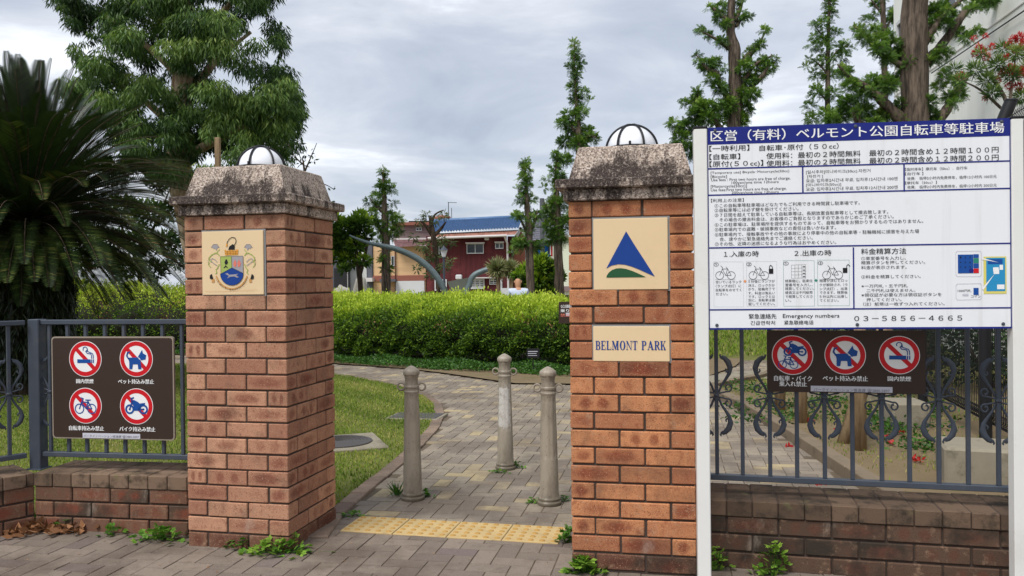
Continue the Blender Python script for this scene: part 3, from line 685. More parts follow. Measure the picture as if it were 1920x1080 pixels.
# ------------------------------------------------------------------ iron railings
def scroll(t, x, zc, y, s=1.0, dense=True):
    b = MB(); b.box(x - .014, x + .014, y - .014, y + .014, zc - .008, zc + .008, .003)
    for sg in (-1, 1):
        def pt(a, c): return (x + sg * a * s, y, zc + c * s)
        for fz in (-1, 1):
            st = [(.010, .012), (.024, .048), (.044, .078), (.062, .108), (.067, .138), (.058, .166), (.040, .186), (.027, .196)]
            b.tube([pt(a, c * fz) for a, c in st], [.005, .0058, .0068, .0095, .0135, .0145, .0115, .005], 8, sx=.6)
            b.tube([pt(a, c * fz) for a, c in [(.064, .122), (.052, .116), (.044, .124), (.047, .134)]], [.006, .0055, .0045, .003], 6)   # leaf barb
            b.tube([pt(a, c * fz) for a, c in [(.034, .182), (.024, .188), (.018, .2), (.022, .206)]], [.007, .006, .0045, .003], 6)
            cu = [(.012, .010), (.030, .013), (.048, .018)] + [(.056 + .017 * math.cos(q), .036 + .018 * math.sin(q)) for q in np.linspace(-1.6, 1.4, 7)] + [(.056 + (.017 - .0035 * i) * math.cos(q), .036 + (.018 - .0035 * i) * math.sin(q)) for i, q in enumerate(np.linspace(1.9, 4.6, 4))]
            b.tube([pt(a, c * fz) for a, c in cu], [.0042] * (len(cu) - 2) + [.005, .006], 8)
    return b.build('scroll', M['iron'], t, smooth=True, auto=50)
def rails(t, x0, x1, y, zb=.43, zt=1.21):
    for nm, z in (('bottom_rail', zb), ('top_rail', zt)):
        b = MB(); b.box(x0, x1, y - .019, y + .019, z - .028, z, .003); b.build(nm, M['iron'], t)
def baluster(t, x, y, zb=.402, zt=1.182):
    b = MB(); b.box(x - .0095, x + .0095, y - .0095, y + .0095, zb + .028, zt, .002); b.build('baluster', M['iron'], t)
ly_ = .115; PLW = Plane(LWC, LWY)
lr = thing('iron_railing', 'blue grey iron railing carrying the brown four-symbol sign', 'railing', LWC, -LWY)
xp = PLW(73, 860, ly_)[0]
rails(lr, xp, 1.055, ly_)
b = MB(); b.box(xp - .036, xp + .036, ly_ - .036, ly_ + .036, .325, 1.214, .004); b.box(xp - .05, xp + .05, ly_ - .05, ly_ + .05, .326, .333, .002); b.build('post', M['iron'], lr)
lx = [PLW(px, 700, ly_)[0] for px in (94, 128, 162, 198, 233.5, 269.6, 305.8, 342)]
for k, x in enumerate(lx):
    baluster(lr, x, ly_)
    if k % 2 == 0: scroll(lr, x, .785, ly_)
sd = thing('iron_railing', 'blue grey iron railing bay with a scroll, in front of the dark cycad trunk', 'railing', (LWC.x + xp * math.cos(LWY) + ly_ * math.sin(LWY) - .02, LWC.y - xp * math.sin(LWY) + ly_ * math.cos(LWY) - .02, 0), math.atan2(SD.y, SD.x))
rails(sd, -1.4, -.04, 0, .43, 1.21)
for k in range(9):
    baluster(sd, -.125 - k * .127, 0)
    if k % 2 == 0: scroll(sd, -.125 - k * .127, .785, 0)
PRW = Plane(RWC, RWY)
rr = thing('iron_railing', 'blue grey iron scrollwork railing behind the big white parking notice', 'railing', RWC, -RWY)
rails(rr, .02, 2.4, ly_)
for k, px in enumerate((1344, 1392, 1443.5, 1494, 1546, 1598, 1653, 1705, 1760, 1815, 1872, 1929)):
    x = PRW(px, 800, ly_)[0]; baluster(rr, x, ly_)
    if k % 2 == 0: scroll(rr, x, .825, ly_)

# ------------------------------------------------------------------ pictograms
def ell(cx, cz, r, n=28, a0=0, a1=2 * math.pi): return [(cx + r * math.cos(a0 + (a1 - a0) * i / n), cz + r * math.sin(a0 + (a1 - a0) * i / n)) for i in range(n + 1)]
def bike(b, cx, cz, s, y, mi):
    f = lambda u, v: (cx + u * s, cz + v * s)
    for u in (-.3, .32): b.ring(*f(u, -.14), .19 * s, .235 * s, y, 28, mi)
    wd = .052 * s
    for l in ([(-.3, -.14), (-.17, .2), (-.1, .32), (-.22, .36)], [(-.17, .16), (.14, .16), (.03, -.12), (-.17, .12)], [(.14, .2), (.32, -.14), (.03, -.12)], [(.02, .26), (.26, .26)], [(.13, .26), (.14, .1)]): b.line([f(*p) for p in l], wd, y, mi)
def moto(b, cx, cz, s, y, mi):
    f = lambda u, v: (cx + u * s, cz + v * s)
    for u in (-.34, .35): b.ring(*f(u, -.13), .14 * s, .225 * s, y, 28, mi); b.ring(*f(u, -.13), 0.0, .05 * s, y, 12, mi)
    b.flat([f(*p) for p in [(-.26, .26), (-.12, .3), (.06, .22), (.16, .14), (.44, .17), (.42, .08), (.26, .06), (.18, -.04), (.14, -.2), (-.12, -.2), (-.16, .06), (-.24, .12)]], y, mi)
    b.line([f(*p) for p in [(-.34, -.13), (-.22, .2), (-.26, .36), (-.14, .4)]], .07 * s, y, mi); b.line([f(.1, -.12), f(.36, -.13)], .06 * s, y, mi)
def dog(b, cx, cz, s, y, mi):
    f = lambda u, v: (cx + u * s, cz + v * s)
    b.flat([f(*p) for p in [(-.30, -.42), (-.30, -.1), (-.36, .1), (.12, .12), (.20, .02), (.26, .02), (.30, -.42), (.14, -.42), (.12, -.2), (-.12, -.2), (-.16, -.42)]], y, mi)
    b.flat([f(*p) for p in [(.13, .14), (.34, .46), (.38, .3), (.54, .22), (.50, .02), (.36, .0), (.30, -.02), (.22, .08)]], y, mi)
    b.line([f(*p) for p in [(-.33, .05), (-.42, .18), (-.38, .32), (-.28, .36)]], .07 * s, y, mi)
def cig(b, cx, cz, s, y, mi):
    f = lambda u, v: (cx + u * s, cz + v * s)
    b.flat([f(-.38, -.18), f(.26, -.18), f(.26, -.02), f(-.38, -.02)], y, mi)
    for u in (.29, .37): b.flat([f(u, -.18), f(u + .045, -.18), f(u + .045, -.02), f(u, -.02)], y, mi)
    for d in (0, .08): b.line([f(.31 + d, .02), f(.31 + d, .14), f(.27 + d, .22 + d * .2), f(.1 + d * .4, .24 + d), f(.03 + d * .3, .32 + d * .4)], .035 * s, y, mi)
    b.line([f(*p) for p in ell(.0, .42, .1, 10, -1.2, 3.6)], .035 * s, y, mi); b.line([f(.02, .32), f(.12, .36), f(.1, .46)], .035 * s, y, mi)
def roundel(t, cx, cz, r, y, kind):
    b = MB(); b.ring(cx, cz, 0, r, y, 48, 0); b.ring(cx, cz, r * .73, r * .965, y - .0008, 48, 1)
    d = r * .11; q = r * .76; k = math.sqrt(.5)
    b.flat([(cx - q * k - d * k, cz + q * k - d * k), (cx - q * k + d * k, cz + q * k + d * k), (cx + q * k + d * k, cz - q * k + d * k), (cx + q * k - d * k, cz - q * k - d * k)], y - .0006, 1)
    yy = y - .0016
    if kind == 'cig': cig(b, cx, cz, r * 1.28, yy, 2)
    if kind == 'dog': dog(b, cx - r * .05, cz - r * .06, r * 1.22, yy, 2)
    if kind == 'bike': bike(b, cx, cz, r * 1.22, yy, 2)
    if kind == 'moto': moto(b, cx, cz, r * 1.2, yy, 2)
    if kind == 'both': moto(b, cx + r * .12, cz + r * .3, r * .98, yy, 2); bike(b, cx - r * .22, cz - r * .36, r * .9, yy, 2)
    b.build('prohibition_symbol', [M['sign_white'], M['red'], M['sign_blue']], t)
def rrect(x0, x1, z0, z1, r, n=5):
    p = []
    for cx, cz, a in ((x1 - r, z0 + r, -90), (x1 - r, z1 - r, 0), (x0 + r, z1 - r, 90), (x0 + r, z0 + r, 180)):
        p += [(cx + r * math.cos(R(a + 90 * i / n)), cz + r * math.sin(R(a + 90 * i / n))) for i in range(n + 1)]
    return p
# four-symbol sign on the railing
yS = ly_ - .034
def P4(px, py): return PLW(px / 3.375, 580 + py / 3.375, yS)
t = thing('prohibition_sign', 'brown sign with four prohibition symbols fixed to the iron railing', 'sign', LWC, -LWY)
x0, x1 = (P4(325, 175)[0] + P4(333, 808)[0]) / 2, (P4(1097, 175)[0] + P4(1105, 830)[0]) / 2; z1 = (P4(330, 174)[1] + P4(1095, 172)[1]) / 2; z0 = (P4(335, 812)[1] + P4(1100, 833)[1]) / 2
b = MB(); b.prism(rrect(x0, x1, z0, z1, .02), yS, yS + .016, 1); b.prism(rrect(x0 + .008, x1 - .008, z0 + .008, z1 - .008, .016), yS - .002, yS + .01, 0); b.build('panel', [M['brown'], M['sign_rim']], t)
rr_ = abs(P4(645, 310)[0] - P4(440, 310)[0]) / 2
for px, py, k in ((542, 313, 'cig'), (864, 313, 'dog'), (543, 609, 'bike'), (866, 614, 'moto')): roundel(t, *P4(px, py), rr_, yS - .003, k)
b = MB()
for s, xa, xb, yb, hp in (('園内禁煙', 485, 594, 467, 27), ('ペット持込み禁止', 750, 976, 470, 29), ('自転車持込み禁止', 440, 660, 764, 29), ('バイク持込み禁止', 758, 985, 770, 29)):
    X, Z = P4(xa, yb); X1 = P4(xb, yb)[0]; put_text(b, s, X, X1, Z, abs(P4(xa, yb - hp)[1] - Z), yS - .003, 0, .028)
b.build('lettering', M['sign_white'], t)
b = MB(); A, B = P4(525, 781), P4(889, 820); b.prism([(A[0], B[1]), (B[0], B[1]), (B[0], A[1]), (A[0], A[1])], yS - .003, yS - .001); st = b.build('sticker', M['sticker'], t)
b = MB(); X, Z = P4(532, 808); put_text(b, 'パークイノベーション推進課 ☎3880-5897', X, P4(880, 808)[0], Z, abs(P4(532, 792)[1] - Z), yS - .0036); b.build('phone_lettering', M['grey_ink'], st)
# three-symbol sign on the other railing
yS = ly_ - .034
def P3(px, py): return PRW(1300 + px / 2.25, 600 + py / 2.25, yS)
t = thing('prohibition_sign', 'brown sign with three prohibition symbols below the white parking notice', 'sign', RWC, -RWY)
x0, x1 = P3(311, 180)[0], P3(980, 180)[0]; z1, z0 = P3(640, 44)[1], (P3(320, 306)[1] + P3(975, 310)[1]) / 2
b = MB(); b.prism(rrect(x0, x1, z0, z1, .016), yS, yS + .012, 0); b.build('panel', M['brown'], t)
for px, py, k in ((418, 148, 'both'), (640, 148, 'dog'), (868, 148, 'cig')): roundel(t, *P3(px, py), abs(P3(px + 88, py)[0] - P3(px, py)[0]), yS - .002, k)
b = MB()
for s, xa, xb, yb, hp in (('自転車・バイク', 341, 500, 256, 22), ('乗入れ禁止', 363, 479, 279, 22), ('ペット持込み禁止', 546, 736, 256, 22), ('園内禁煙', 820, 918, 257, 20)):
    X, Z = P3(xa, yb); put_text(b, s, X, P3(xb, yb)[0], Z, abs(P3(xa, yb - hp)[1] - Z), yS - .002, 0, .028)
b.build('lettering', M['sign_white'], t)
b = MB(); A, B = P3(495, 277), P3(840, 307); b.prism([(A[0], B[1]), (B[0], B[1]), (B[0], A[1]), (A[0], A[1])], yS - .002, yS - .0005); st = b.build('sticker', M['sticker'], t)
b = MB(); X, Z = P3(508, 300); put_text(b, 'パークイノベーション推進課 ☎3880-5897', X, P3(828, 300)[0], Z, abs(P3(508, 286)[1] - Z), yS - .0026); b.build('phone_lettering', M['grey_ink'], st)

# ------------------------------------------------------------------ big parking notice
NO, NY = Vector((.872, 3.72, 0)), .117; PN = Plane(NO, NY)
t = thing('parking_notice', 'large white bicycle parking notice with navy header on two white posts', 'notice board', NO, -NY)
xa, xb = PN(1327.5, 430)[0], PN(1895.5, 430)[0]; zt = (PN(1327, 240)[1] + PN(1895, 221)[1]) / 2; zb = (PN(1329, 619)[1] + PN(1894, 615)[1]) / 2
for x0, x1 in ((PN(1304, 600)[0], xa - .001), (xb + .001, PN(1920, 600)[0])):
    b = MB(); b.box(x0, x1, -.012, .046, -.3, zt - .004, .004); b.box(x0 - .002, x1 + .002, -.014, .048, zt - .003, zt + .006, .002, 1)
    b.build('post', [M['white_paint'], M['black_metal']], t)
b = MB(); b.box(xa, xb, 0, .03, zb, zt, .002); b.build('panel', M['board_white'], t)
for x in (xa + .035, (xa + xb) / 2, xb - .035):
    for z in (zt - .014, zb + .02): b = MB(); b.lathe([(.0075, 0), (.0075, .002), (.004, .0035)], 12); b.v = [(x + p[0], -.0012 - p[2], z + p[1]) for p in b.v]; b.build('bolt', M['iron'], t)
BWd, BH = xb - xa, zt - zb
def U(px, py):                            # position on the 1594 px wide detail of the board
    u = (px - 68) / 1461.; yt = 85 - (px - 65) * 60 / 1462.; return xa + u * BWd, zt - (py - yt) / (1050 - yt) * BH
def UV(u0, py, px=70): return U(px, py)[1]
b = MB(); y1 = -.0008
hz = U(70, 166)[1]; b.flat([(xa, hz), (xb, hz), (xb, zt), (xa, zt)], y1, 0)
lw_ = .0062
def hl(px, py, x0=None, x1=None, wd=lw_): z = U(px, py)[1]; b.flat([(x0 if x0 is not None else xa, z - wd / 2), (x1 if x1 is not None else xb, z - wd / 2), (x1 if x1 is not None else xb, z + wd / 2), (x0 if x0 is not None else xa, z + wd / 2)], y1 - .0003, 0)
def vl(px, pya, pyb, wd=lw_): x, za = U(px, pya); zb_ = U(px, pyb)[1]; b.flat([(x - wd / 2, zb_), (x + wd / 2, zb_), (x + wd / 2, za), (x - wd / 2, za)], y1 - .0005, 0)
for px, py in ((70, 281), (70, 407), (70, 659), (70, 955)): hl(px, py)
hl(70, 1046, wd=.008)
vl(540, 265, 392); vl(1029, 250, 385); vl(783, 655, 952)
for x in (xa + .002, xb - .002): b.flat([(x - .002, zb), (x + .002, zb), (x + .002, zt), (x - .002, zt)], y1 - .0007, 0)
b.build('navy_lines', M['navy'], t)
hd = MB(); X, Z = U(86, 150); put_text(hd, '区営（有料）ベルモント公園自転車等駐車場', X, U(1500, 104)[0], Z, U(86, 100)[1] - Z, -.002, 0, .014, 4); hd.build('header_lettering', M['sign_white'], t)
LINES = [  # text, x0, x1, baseline y at x0, height
 ('【一時利用】', 78, 278, 198, 27), ('自転車･原付（５０cc）', 328, 716, 193, 27), ('【自転車】', 78, 232, 238, 27), ('使用料：最初の２時間無料　最初の２時間含め１２時間１００円', 362, 1474, 231, 28),
 ('【原付(５０cc)】', 78, 346, 272, 27), ('使用料：最初の２時間無料　最初の２時間含め１２時間２００円', 362, 1474, 267, 28),
 ('[Temporary use] Bicycle･Motorcycle(50cc)', 84, 474, 306, 14), ('[Bicycle]', 84, 165, 324, 13), ('Use fees : First two hours are free of charge.', 86, 480, 340, 14), ('100yen/one time 12hours', 188, 421, 352, 13), ('[Motorcycle(50cc)]', 84, 264, 371, 14), ('Use fees:First two hours are free of charge.', 84, 460, 388, 14), ('200yen/one time 12hours', 188, 421, 400, 13),
 ('[일시주차]미니바이크(50cc).자전거', 556, 868, 301, 16), ('[자전거 ]', 562, 638, 321, 15), ('요금: 입차후2시간내 무료. 입차후12시간내 100엔', 556, 998, 343, 17), ('[미니바이크(50cc)]', 556, 726, 362, 15), ('요금: 입차후2시간내 무료. 입차후12시간내 200엔', 556, 998, 384, 17),
 ('【临时停车】摩托车（50cc）．自行车', 1034, 1328, 285, 15), ('【自行车 】', 1034, 1120, 306, 14), ('收费:　临停2小时内免费停车，临停12小时内 100日元', 1044, 1464, 329, 15), ('【摩托车（50cc）】', 1034, 1184, 350, 14), ('收费:　临停2小时内免费停车，临停12小时内 200日元', 1044, 1464, 371, 15),
 ('【利用上の注意】', 84, 248, 441, 17), ('①この自転車等駐車場はどなたでもご利用できる時間貸し駐車場です。', 102, 816, 466, 18), ('②自転車等には必ず鍵を掛けてください。', 102, 518, 488, 18), ('③７日間を超えて駐車している自転車等は、長期放置自転車等として撤去致します。', 102, 952, 511, 18), ('その場合の撤去料金は、お客様のご負担となりますのであらかじめご了承ください。', 126, 978, 533, 18),
 ('④この駐車場は、駐車場所を提供するものであって、自転車等をお預かりするものではありません。', 102, 1118, 557, 18), ('⑤駐車場内での盗難・破損事故などの責任は負いかねます。', 102, 700, 580, 18), ('⑥駐車場内で、接触事故やその他の事故により停車中の他の自転車等・駐輪機械に損害を与えた場', 102, 1098, 604, 18), ('合、速やかに緊急連絡先までご連絡ください。', 126, 586, 626, 18), ('⑦その他、近隣の迷惑になるような行為はおやめください。', 102, 700, 649, 18),
 ('１.入庫の時', 146, 320, 702, 27), ('２.出庫の時', 496, 676, 697, 27), ('料金精算方法', 820, 1036, 689, 28),
 ('空いているラック', 104, 232, 829, 14), ('（ランプ点灯）に', 104, 232, 848, 14), ('自転車をのせてく', 104, 232, 867, 14), ('ださい。', 104, 164, 886, 14),
 ('５分後にランプが', 266, 398, 826, 14), ('消え、ロックがか', 266, 398, 845, 14), ('かり、駐輪完了で', 266, 398, 863, 14), ('す。料金は後払い', 266, 398, 882, 14), ('です。ロックとは', 266, 398, 899, 14), ('別に、自転車は施', 266, 398, 916, 14), ('錠してください。', 266, 398, 934, 14),
 ('精算機に、駐車位', 449, 583, 824, 14), ('置番号を入力し、', 449, 583, 843, 14), ('精算してください。', 449, 590, 861, 14), ('硬貨又は千円紙幣', 449, 583, 880, 14), ('で精算してくださ', 449, 583, 899, 14), ('い。', 449, 478, 917, 14),
 ('精算が済むとロッ', 617, 753, 823, 14), ('クが解除され（ラ', 617, 753, 843, 14), ('ンプ点灯）、出車', 617, 753, 862, 14), ('できます。精算後', 617, 753, 880, 14), ('５分以内に出庫し', 617, 753, 899, 14), ('てください。', 617, 710, 918, 14),
 ('①車室番号を入力し、', 820, 1034, 717, 17), ('精算ボタンを押してください。', 820, 1126, 738, 17), ('料金が表示されます。', 820, 1038, 761, 17), ('②料金を精算してください。', 820, 1104, 806, 17), ('※一万円札・五千円札', 820, 1042, 850, 16), ('二千円札は使えません。', 844, 1078, 872, 16), ('※領収証が必要な方は領収証ボタンを', 820, 1202, 894, 17), ('押してください。', 844, 1012, 916, 16), ('（注）紙幣は一枚ずつ入れてください。', 828, 1216, 938, 17),
 ('緊急連絡先', 268, 404, 998, 23), ('Emergency numbers', 436, 712, 994, 20), ('긴급연락처', 276, 397, 1028, 20), ('紧急联络电话', 442, 586, 1027, 20), ('０３－５８５６－４６６５', 784, 1298, 1013, 29),
 ('①', 95, 119, 747, 20), ('②', 258, 283, 746, 20), ('①', 441, 466, 742, 20), ('②', 610, 635, 740, 20), ('1000円札', 1278, 1342, 872, 13), ('コイン', 1340, 1386, 900, 13)]
b = MB()
for s, x0, x1, yb, hp in LINES:
    X, Z = U(x0, yb); put_text(b, s, X, U(x1, yb)[0], Z, U(x0, yb - hp)[1] - Z, -.0014, 0, .0 if hp < 20 else .006)
b.build('lettering', M['ink'], t)
b = MB(); y2 = -.0014
def UL(pts, wd, mi): b.line([U(*p) for p in pts], wd, y2, mi)
for cx, cy in ((152, 776), (318, 776), (680, 774)):
    for dx in (-28, 30): x, z = U(cx + dx, cy + 14); b.ring(x, z, .0165, .0182, y2, 24, 0)
    UL([(cx - 28, cy + 14), (cx - 12, cy - 22), (cx - 22, cy - 32)], .0016, 0); UL([(cx - 14, cy - 16), (cx + 12, cy - 18), (cx + 2, cy + 14), (cx - 14, cy - 16)], .0016, 0); UL([(cx + 30, cy + 14), (cx + 12, cy - 18), (cx + 4, cy - 26)], .0016, 0); UL([(cx + 2, cy + 14), (cx + 30, cy + 14)], .0016, 0); UL([(cx - 50, cy + 34), (cx + 50, cy + 34)], .0008, 0)
for lx_, ly2, op in ((380, 762, 0), (742, 758, 1)):
    A, B = U(lx_ - 11, ly2 - 4), U(lx_ + 11, ly2 + 20); b.flat([(A[0], B[1]), (B[0], B[1]), (B[0], A[1]), (A[0], A[1])], y2, 0)
    UL([(lx_ - 8 + op * 16, ly2 - 4), (lx_ - 8 + op * 16, ly2 - 14), (lx_ + op * 16 - 2, ly2 - 21), (lx_ + op * 16 + 6, ly2 - 14), (lx_ + op * 16 + 8, ly2 - (4 if not op else 12))], .003, 0)
for i in range(5): UL([(480, 740 + i * 16), (552, 738 + i * 16)], .0008, 0)
for i in range(5): UL([(480 + i * 17, 740), (480 + i * 17, 804)], .0008, 0)
for i in range(3):
    for j in range(4): UL([(536, 748 + j * 16), (548, 748 + j * 16)], .003, 0)
for (xa_, ya_, xb_, yb_, mi) in ((94, 724, 242, 940, 1), (258, 722, 408, 938, 1), (441, 718, 592, 938, 3), (608, 716, 762, 936, 3)):
    UL([(xa_, ya_), (xb_, ya_), (xb_, yb_), (xa_, yb_), (xa_, ya_)], .0009, mi)
def UR(xa_, ya_, xb_, yb_, mi, dy=0.0):
    A, B = U(xa_, ya_), U(xb_, yb_); b.flat([(A[0], B[1]), (B[0], B[1]), (B[0], A[1]), (A[0], A[1])], y2 - dy, mi)
for cx, cy, mi in ((250, 818, 2), (600, 814, 3)): b.flat([U(cx - 8, cy), U(cx, cy + 8), U(cx + 8, cy), U(cx, cy - 8)], y2, mi)
UL([(1276, 674), (1384, 672), (1390, 682), (1390, 788), (1382, 796), (1276, 796), (1270, 788), (1270, 682), (1276, 674)], .0016, 1)
UR(1280, 690, 1352, 780, 4); UR(1353, 688, 1378, 706, 4); UR(1353, 708, 1378, 731, 3); UR(1353, 733, 1378, 756, 4); UR(1353, 758, 1378, 780, 6)
x, z = U(1342, 768); b.ring(x, z, 0, .0095, y2 - .0004, 20, 5)
for i, s in enumerate('123456789'):
    xx, yy = 1292 + (i % 3) * 22, 708 + (i // 3) * 24; X, Z = U(xx - 3, yy); put_text(b, s, X, X + .006, Z, .009, y2 - .0005, 0)
UR(1400, 700, 1506, 880, 7); UR(1412, 706, 1500, 868, 8, .0003); UR(1420, 712, 1488, 736, 4, .0006); UR(1446, 762, 1472, 784, 9, .0006); UR(1474, 740, 1490, 764, 9, .0006); UR(1462, 836, 1496, 858, 9, .0006)
UR(1444, 752, 1470, 772, 9, .0007)
b.flat([U(1392, 706), U(1392, 714), U(1470, 728)], y2 - .0009, 9); b.flat([U(1390, 856), U(1398, 862), U(1452, 782)], y2 - .0009, 9)
UL([(1276, 832), (1384, 830), (1390, 840), (1390, 900), (1382, 908), (1276, 910), (1270, 900), (1270, 840), (1276, 832)], .0016, 1)
UR(1352, 852, 1376, 886, 4); UR(1300, 880, 1328, 890, 1)
b.build('pictograms', [M['ink'], M['sticker'], M['orange_ink'], M['green_ink'], M['sign_blue'], M['navy'], M['red'], M['yellow_ink'], M['cyan_ink'], M['sign_white']], t)

# ------------------------------------------------------------------ bollards
prof = [(.074, 0), (.077, .006), (.077, .018), (.073, .024), (.0685, .028), (.0705, .034), (.0705, .042), (.066, .048), (.0635, .058), (.061, .08), (.0535, .40), (.0465, .685), (.0475, .69), (.050, .696), (.050, .704), (.0455, .71), (.0455, .722), (.049, .728), (.049, .738), (.0445, .744), (.0425, .765), (.0425, .79), (.046, .797), (.0465, .805), (.0535, .812), (.055, .824), (.0535, .834), (.049, .842), (.03, .856), (.012, .866), (.004, .869)]
pf = []
for (r0, z0), (r1, z1) in zip(prof[:-1], prof[1:]):
    n = 8 if z1 - z0 > .1 else 1
    pf += [(r0 + (r1 - r0) * i / n, z0 + (z1 - z0) * i / n) for i in range(n)]
pf.append(prof[-1]); pf = sorted(pf + [(.0605 - (z - .08) * .0236, z) for z in (.295, .300, .655, .66)], key=lambda p: p[1])
def flute(a, z):
    k = 0
    if .298 < z < .657: k = .045 * max(0, math.cos(10 * a)) ** .5
    hexa = .06 * (1 - abs(math.cos(3 * a))) if z > .81 else 0
    return 1 - k - hexa
def make_bollard(label, mat):
    t = thing('bollard', label, 'bollard', group='cast bollards in the gateway')
    b = MB(); b.lathe(pf, 60, mod=flute); b.build('shaft', mat, t, smooth=True, auto=28)
    for sg in (-1, 1):
        e = MB(); e.tube([(sg * .068 + .0235 * math.cos(a), 0, .733 + .0235 * math.sin(a)) for a in np.linspace(0, 2 * math.pi, 21)], .0065, 8, cap=False); e.build('ring', mat, t, smooth=True)
    return t
p1 = G(774, 936); b1 = make_bollard('plain tan bollard beside the lawn edge', M['bollard']); b1.location = p1; b1.rotation_euler.z = -.1
p2 = G(1030, 945); b2 = copy_tree(b1); b2.location = p2; b2.rotation_euler.z = -.15; b2['label'] = 'plain tan bollard close to the BELMONT PARK pillar'
b3 = make_bollard('tan bollard with a pale scraped patch, standing farther in on the path', M['bollard_scraped']); b3.location = G(948, 879); b3.rotation_euler.z = -.2

# ------------------------------------------------------------------ tactile tiles
A, B = G(637, 997), G(1047, 1021); Tx = (B - A).normalized(); Ty = Vector((-Tx.y, Tx.x, 0))
tl = MB(); S = (B - A).length / 4
tl.box(.002, S - .002, .002, .298, -.02, .004, .003)
for i in range(5):
    for j in range(5):
        cx, cy = S * (i + .5) / 5, .3 * (j + .5) / 5
        tl.lathe([(.0165, .0035), (.0145, .0075), (.011, .0088), (.004, .009)], 12, (cx, cy, 0), 1)
tm = None
for k, lb in enumerate(('yellow dotted paving tile touching the coat of arms pillar side', 'yellow dotted paving tile, second from the coat of arms pillar', 'yellow dotted paving tile, second from the BELMONT PARK pillar', 'yellow dotted paving tile touching the BELMONT PARK pillar side')):
    if tm is None: o = tl.build('tactile_tile', [M['tactile'], M['tactile_dot']], smooth=True, auto=35); tm = o
    else: o = tm.copy(); COL.objects.link(o)
    o.location = A + Tx * S * k + Vector((0, 0, rng.normal(.002, .001))); o.rotation_euler.z = math.atan2(Tx.y, Tx.x)
    tag(o, lb, 'paving tile', 'yellow tactile tiles across the gateway')
# manhole and slab in the lawn
a = [G(*p) for p in ((714, 823), (632, 858), (560, 845), (650, 815))]
c = G(637, 836); t = thing('manhole_cover', 'round cast iron manhole cover in a pale concrete square on the lawn', 'manhole cover', (c.x, c.y, 0), .35)
b = MB(); b.box(-.36, .36, -.36, .36, -.05, .034, .008); b.build('surround', M['concrete'], t)
b = MB(); b.lathe([(.28, .03), (.28, .043), (.27, .046)] + [(r, .046 - .004 * (i % 2)) for i, r in enumerate(np.repeat(np.linspace(.24, .03, 8), 2))], 40); b.build('lid', M['iron_lid'], t, smooth=True, auto=20)
c = G(800, 783); t = thing('drain_cover', 'flat dark rectangular drain cover sunk in the lawn edge', 'drain cover', (c.x - .1, c.y, 0), -.2)
b = MB(); b.box(-.28, .28, -.2, .2, -.02, .022, .005); b.build('frame', M['concrete'], t); b = MB(); b.box(-.25, .25, -.17, .17, 0, .027, .004); b.build('lid', M['iron_lid'], t)
# ------------------------------------------------------------------ foliage builders
def catmull(P, k=5):
    P = [np.array(p, float) for p in P]; out = []
    for i in range(len(P) - 1):
        a, b, c, d = P[max(i - 1, 0)], P[i], P[i + 1], P[min(i + 2, len(P) - 1)]
        for t in np.linspace(0, 1, k, endpoint=False):
            out.append(.5 * (2 * b + (c - a) * t + (2 * a - 5 * b + 4 * c - d) * t * t + (3 * b - a - 3 * c + d) * t ** 3))
    return out + [P[-1]]
def sprays(o, d, L, K, ll, lw, lv, droop=.25):
    """feathery shoots: K pairs of leaflets along each shoot"""
    N = len(o); t = (np.arange(K) + .6) / K; L = np.broadcast_to(L, (N,))
    s = unit(np.cross(d, rdir(N))); down = np.array([0, 0, -1.0])
    P = o[:, None] + d[:, None] * (L[:, None] * t)[..., None] + down * (droop * L[:, None] * t ** 2)[..., None]
    dd = unit(d[:, None] + down * (1.6 * droop * t)[None, :, None]); ax = np.repeat(s[:, None], K, 1)
    C, D, S, V, LL = [], [], [], [], []
    for sg in (-1, 1):
        q = unit(dd * .6 + ax * sg * .8 + rng.normal(0, .12, (N, K, 3))); C.append(P); D.append(q)
        S.append(unit(np.cross(q, np.cross(dd, ax)))); V.append(np.repeat(lv[:, None], K, 1) + rng.normal(0, .07, (N, K)))
        LL.append(np.broadcast_to(ll * (1 - .55 * np.abs(t * 1.6 - .7)), (N, K)) * rng.uniform(.8, 1.2, (N, K)))
    f = lambda a: np.concatenate(a).reshape(-1, 3)
    return f(C), f(D), f(S), np.concatenate(LL).ravel(), np.full(N * K * 2, lw), np.clip(np.concatenate(V).ravel(), 0, 1)
def clump_points(cl, Y, seed_axis, spread=.55, dens=4.0, sq=.8):
    """points and outward directions for a list of clumps (pixel x, pixel y, pixel radius) of a tree standing at depth Y"""
    O, D, V = [], [], []
    for (px, py, r) in cl:
        rm = r * Y / F0; off = rng.uniform(-1, 1) * min(abs(px - seed_axis) * Y / F0 * spread + rm * .5, 1.6)
        c = np.array(W(px, py, Y + off)); r = r * 1.12; n = max(4, int((r / 5.0) ** 2 * dens))
        q = rdir(n); rad = rng.random(n) ** .45
        O.append(c + q * rad[:, None] * rm * .78 * np.array([1, 1, sq])); D.append(unit(q + np.array([0, 0, .35]) + rng.normal(0, .45, (n, 3))))
        cv = rng.uniform(-.16, .18); V.append(np.clip(.42 + cv + .28 * q[:, 2] * rad + .12 * (rad - .6) + rng.normal(0, .1, n), 0, 1))  # lighter upwards and outwards: shade inside and below put into leaf tone
    return np.concatenate(O), np.concatenate(D), np.concatenate(V)
